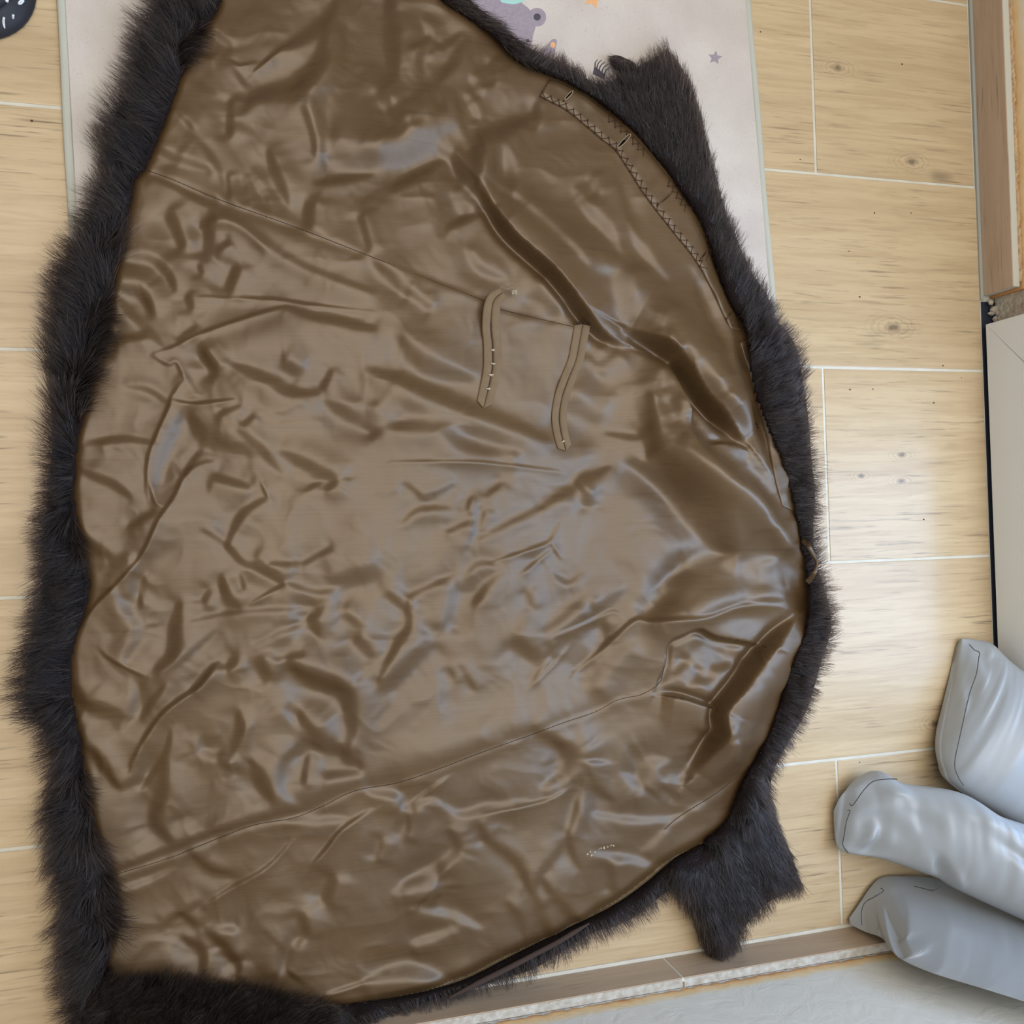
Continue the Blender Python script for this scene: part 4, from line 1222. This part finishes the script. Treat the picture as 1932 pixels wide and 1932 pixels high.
# ---- the two cotton straps with thread eyes
NS = 130
def strap(center, width, eyes, slit, label, tip=11, lift=()):
    P = resample(spline(np.array(center, float), 8), NS)
    t = np.gradient(P, axis=0); t /= np.linalg.norm(t, axis=1)[:, None]; nn = np.stack([-t[:, 1], t[:, 0]], 1)
    s = np.r_[0, np.cumsum(np.linalg.norm(np.diff(P, axis=0), axis=1))]; wv = np.interp(s, *zip(*width)) / 2
    endd = np.clip((s[-1] - s) / tip, 0, 1)
    sl0 = np.interp(s, *zip(*slit))
    lf = np.interp(s, *zip(*lift)) if len(lift) else 0 * s
    base = np.array([max(lz(*(P[i] + nn[i] * q)) for q in (-12, -6, 0, 6, 12)) for i in range(NS)])
    base = np.convolve(np.pad(base, 3, mode='edge'), np.ones(7) / 7, 'valid') + 0.0012 + lf
    root = None
    V = []; F = []; thick = 0.0014
    for sg in (-1, 1):
        o = len(V); cols = 6
        for i in range(NS):
            wi = wv[i] * max(endd[i], 0.06) if endd[i] < 1 else wv[i]
            for c in range(cols):
                u = c / (cols - 1); off = sg * (sl0[i] / 2 + (wi - sl0[i] / 2) * u)
                dz = 0.0006 * math.sin(math.pi * min(1, u * 1.0)) + (-0.0006 if c in (0,) else 0)
                V.append(W(*(P[i] + nn[i] * off), base[i] + dz))
            for c in range(cols):
                u = c / (cols - 1); off = sg * (sl0[i] / 2 + (wi - sl0[i] / 2) * u)
                V.append(W(*(P[i] + nn[i] * off), base[i] - thick))
        for i in range(NS - 1):
            a = o + i * cols * 2; b = a + cols * 2
            for c in range(cols - 1):
                F.append((a + c, b + c, b + c + 1, a + c + 1) if sg < 0 else (a + c, a + c + 1, b + c + 1, b + c))
            F.append((a, a + cols, b + cols, b)); F.append((a + cols - 1, b + cols - 1, b + 2 * cols - 1, a + 2 * cols - 1))
    o_ = mesh('strap', V, F, M['cotton']); bm = bmesh.new(); bm.from_mesh(o_.data); bmesh.ops.recalc_face_normals(bm, faces=bm.faces); bm.to_mesh(o_.data); bm.free()
    adopt(o_, coat); o_['label'] = label
    # dark backing seen through the slit
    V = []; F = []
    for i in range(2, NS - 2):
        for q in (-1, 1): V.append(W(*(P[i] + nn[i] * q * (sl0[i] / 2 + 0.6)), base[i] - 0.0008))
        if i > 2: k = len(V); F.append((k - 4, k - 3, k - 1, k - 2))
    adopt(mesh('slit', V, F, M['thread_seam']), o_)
    for ey in eyes:
        i = int(np.argmin(np.abs(P[:, 1] - ey))); parts = []
        for k in range(4):
            a = random.uniform(0, 6.28); c = P[i] + nn[i] * random.uniform(-1, 1) + t[i] * random.uniform(-1, 1)
            e = np.array([math.cos(a) * 4, math.sin(a) * 2]) if k else nn[i] * 4.5
            parts.append(tube(spline(np.array([W(*(c - e), base[i] + .0009), W(*c, base[i] + .0022), W(*(c + e), base[i] + .0009)]), 3), 0.00045, 5))
        v, f = join(parts); adopt(mesh('thread_eye', v, f, M['thread_pale']), o_)
    return o_, P, base
s1, P1, b1 = strap([(948, 551), (932, 566), (927, 590), (926, 620), (929, 650), (929, 690), (924, 720), (918, 745), (912, 770)], [(0, 20), (14, 27), (40, 32), (130, 34), (190, 32), (215, 30), (240, 29)], [661, 686, 707, 733],
      [(0, .6), (55, .8), (70, 2.6), (125, 2.4), (180, 1.6), (200, .7), (240, .5)], 'cotton strap with four pale thread eyes', 11, [(0, .015), (25, .014), (55, .008), (95, .002), (240, 0)])
s2, P2, b2 = strap([(1099, 612), (1094, 640), (1086, 680), (1072, 715), (1060, 750), (1055, 785), (1058, 815), (1064, 838), (1068, 851)], [(0, 30), (60, 29), (120, 28), (200, 28), (240, 27)], [832],
      [(0, .5), (80, .5), (120, 1.2), (150, .8), (185, 2.0), (240, .8)], 'plainer cotton strap with a closed slit', 9)
# frayed thread at their sewn ends
def frays(cx, cy, w, n, mat, base, own):
    parts = []
    for k in range(n):
        x = cx + random.uniform(-w, w); y = cy + random.uniform(-3, 3); a = random.uniform(0, 6.28); r_ = random.uniform(0.9, 2.6)
        pts = [W(x + r_ * math.cos(a + q) * (1 - .12 * q), y + r_ * math.sin(a + q), base + .001 + .0007 * q) for q in np.linspace(0, 3.6, 7)]
        parts.append(tube(np.array(pts), 0.0004, 4))
    v, f = join(parts); o = mesh('frayed_thread', v, f, mat); adopt(o, own); tag(o, kind='stuff')
frays(957, 543, 15, 26, M['buttonhole_rim'], b1[0] - .002, s1); frays(970, 551, 4, 12, M['thread_pale'], b1[0] - .003, s1); frays(1099, 611, 14, 26, M['thread_dark'], b2[0], s2)

# ---- hanger loop at the neck
lp = resample(spline([(1516, 1016), (1526, 1024), (1536, 1044), (1543, 1063), (1541, 1078), (1534, 1092), (1526, 1102)], 6), 40)
zl = np.interp(np.arange(40), [0, 8, 30, 39], [0.048, 0.066, 0.066, 0.048])
lo = W(lp[:, 0], lp[:, 1], zl)
t = np.gradient(lp, axis=0); t /= np.linalg.norm(t, axis=1)[:, None]
inn = lp + np.stack([-t[:, 1], t[:, 0]], 1) * np.interp(np.arange(40), [0, 10, 20, 30, 39], [9, 8, 4, 8, 10])[:, None]
li = W(inn[:, 0], inn[:, 1], zl - 0.004)
V = np.vstack([lo, li, lo + (0, 0, .0012), li + (0, 0, .0012)]); F = []
for i in range(39):
    F += [(i, i + 1, 41 + i, 40 + i), (80 + i, 120 + i, 121 + i, 81 + i), (i, 80 + i, 81 + i, i + 1), (40 + i, 41 + i, 121 + i, 120 + i)]
adopt(mesh('hanger_loop', V, F, M['satin_band']), coat)

# ---- facing strip at the back of the neck
fi = resample(spline([(1396, 645), (1418, 720), (1436, 785), (1452, 850), (1463, 905), (1476, 955)], 6), 90)
fo = resample(spline([(1416, 640), (1440, 725), (1462, 792), (1482, 855), (1496, 905), (1508, 968)], 6), 90)
mm_ = 9; V = []; F = []
for i in range(90):
    for k in range(mm_):
        u = k / (mm_ - 1); p = fi[i] * (1 - u) + fo[i] * u
        e = lz(*fi[i]) * (1 - u) + lz(*fo[i]) * u
        V.append(W(p[0], p[1], max(lz(*p), e) + 0.003 * math.sin(math.pi * (0.12 + 0.82 * u)) + 0.0012 * math.sin(i * 0.5 + 3 * u) * u + 0.001))
for i in range(89):
    for k in range(mm_ - 1):
        a = i * mm_ + k; F.append((a, a + mm_, a + mm_ + 1, a + 1))
V = np.array(V); rim = V.copy(); rim[:, 2] -= 0.004; nb = len(V)
ringi = list(range(mm_)) + [i * mm_ + mm_ - 1 for i in range(1, 90)] + [89 * mm_ + k for k in range(mm_ - 2, -1, -1)] + [i * mm_ for i in range(88, 0, -1)]
for a, b in zip(ringi, ringi[1:] + ringi[:1]): F.append((a, b, nb + b, nb + a))
nf = mesh('neck_facing', np.vstack([V, rim]), F, M['satin_band']); adopt(nf, coat)

# ---- pale residue on the lining, crumbs on the floor
def flecks(name, pts, mat, zf, rmin, rmax):
    V, F = [], []
    for x, y in pts:
        c = W(x, y, zf(x, y)); o = len(V); k = random.randint(5, 7); r_ = random.uniform(rmin, rmax); a0 = random.uniform(0, 6)
        st = random.uniform(0.4, 1)
        for h in (0, 0.0005):
            for q in range(k):
                a = a0 + q * 2 * math.pi / k; V.append((c[0] + r_ * math.cos(a) * (1 if h == 0 else .8), c[1] + st * r_ * math.sin(a) * (1 if h == 0 else .8), c[2] + h))
        for q in range(k): F.append((o + q, o + (q + 1) % k, o + k + (q + 1) % k, o + k + q))
        F.append(tuple(o + k + q for q in range(k)))
    return tag(mesh(name, V, F, mat, None, False), kind='stuff')
rf = np.random.default_rng(12)
adopt(flecks('residue', [(1116 + 4 * rf.standard_normal(), 1611 + 3 * rf.standard_normal()) for _ in range(7)] + [(1128 + 28 * t + 2 * rf.standard_normal(), 1604 - 10 * t + 2 * rf.standard_normal()) for t in rf.random(9)], M['lint'], lambda x, y: float(lz(x, y)) + 0.0003, 0.0008, 0.0018), coat)
cr = flecks('crumbs', [(1779, 690), (1814, 713), (1510, 301), (1602, 474), (1719, 402), (1702, 121), (1435, 60), (1622, 560), (1604, 735), (1647, 734), (1762, 760), (1743, 980), (1622, 1438), (60, 228), (1650, 402)], M['crumb'], lambda x, y: 0.0003, 0.0010, 0.0022)
cr['label'] = 'brown crumbs and specks scattered on the floor tiles'
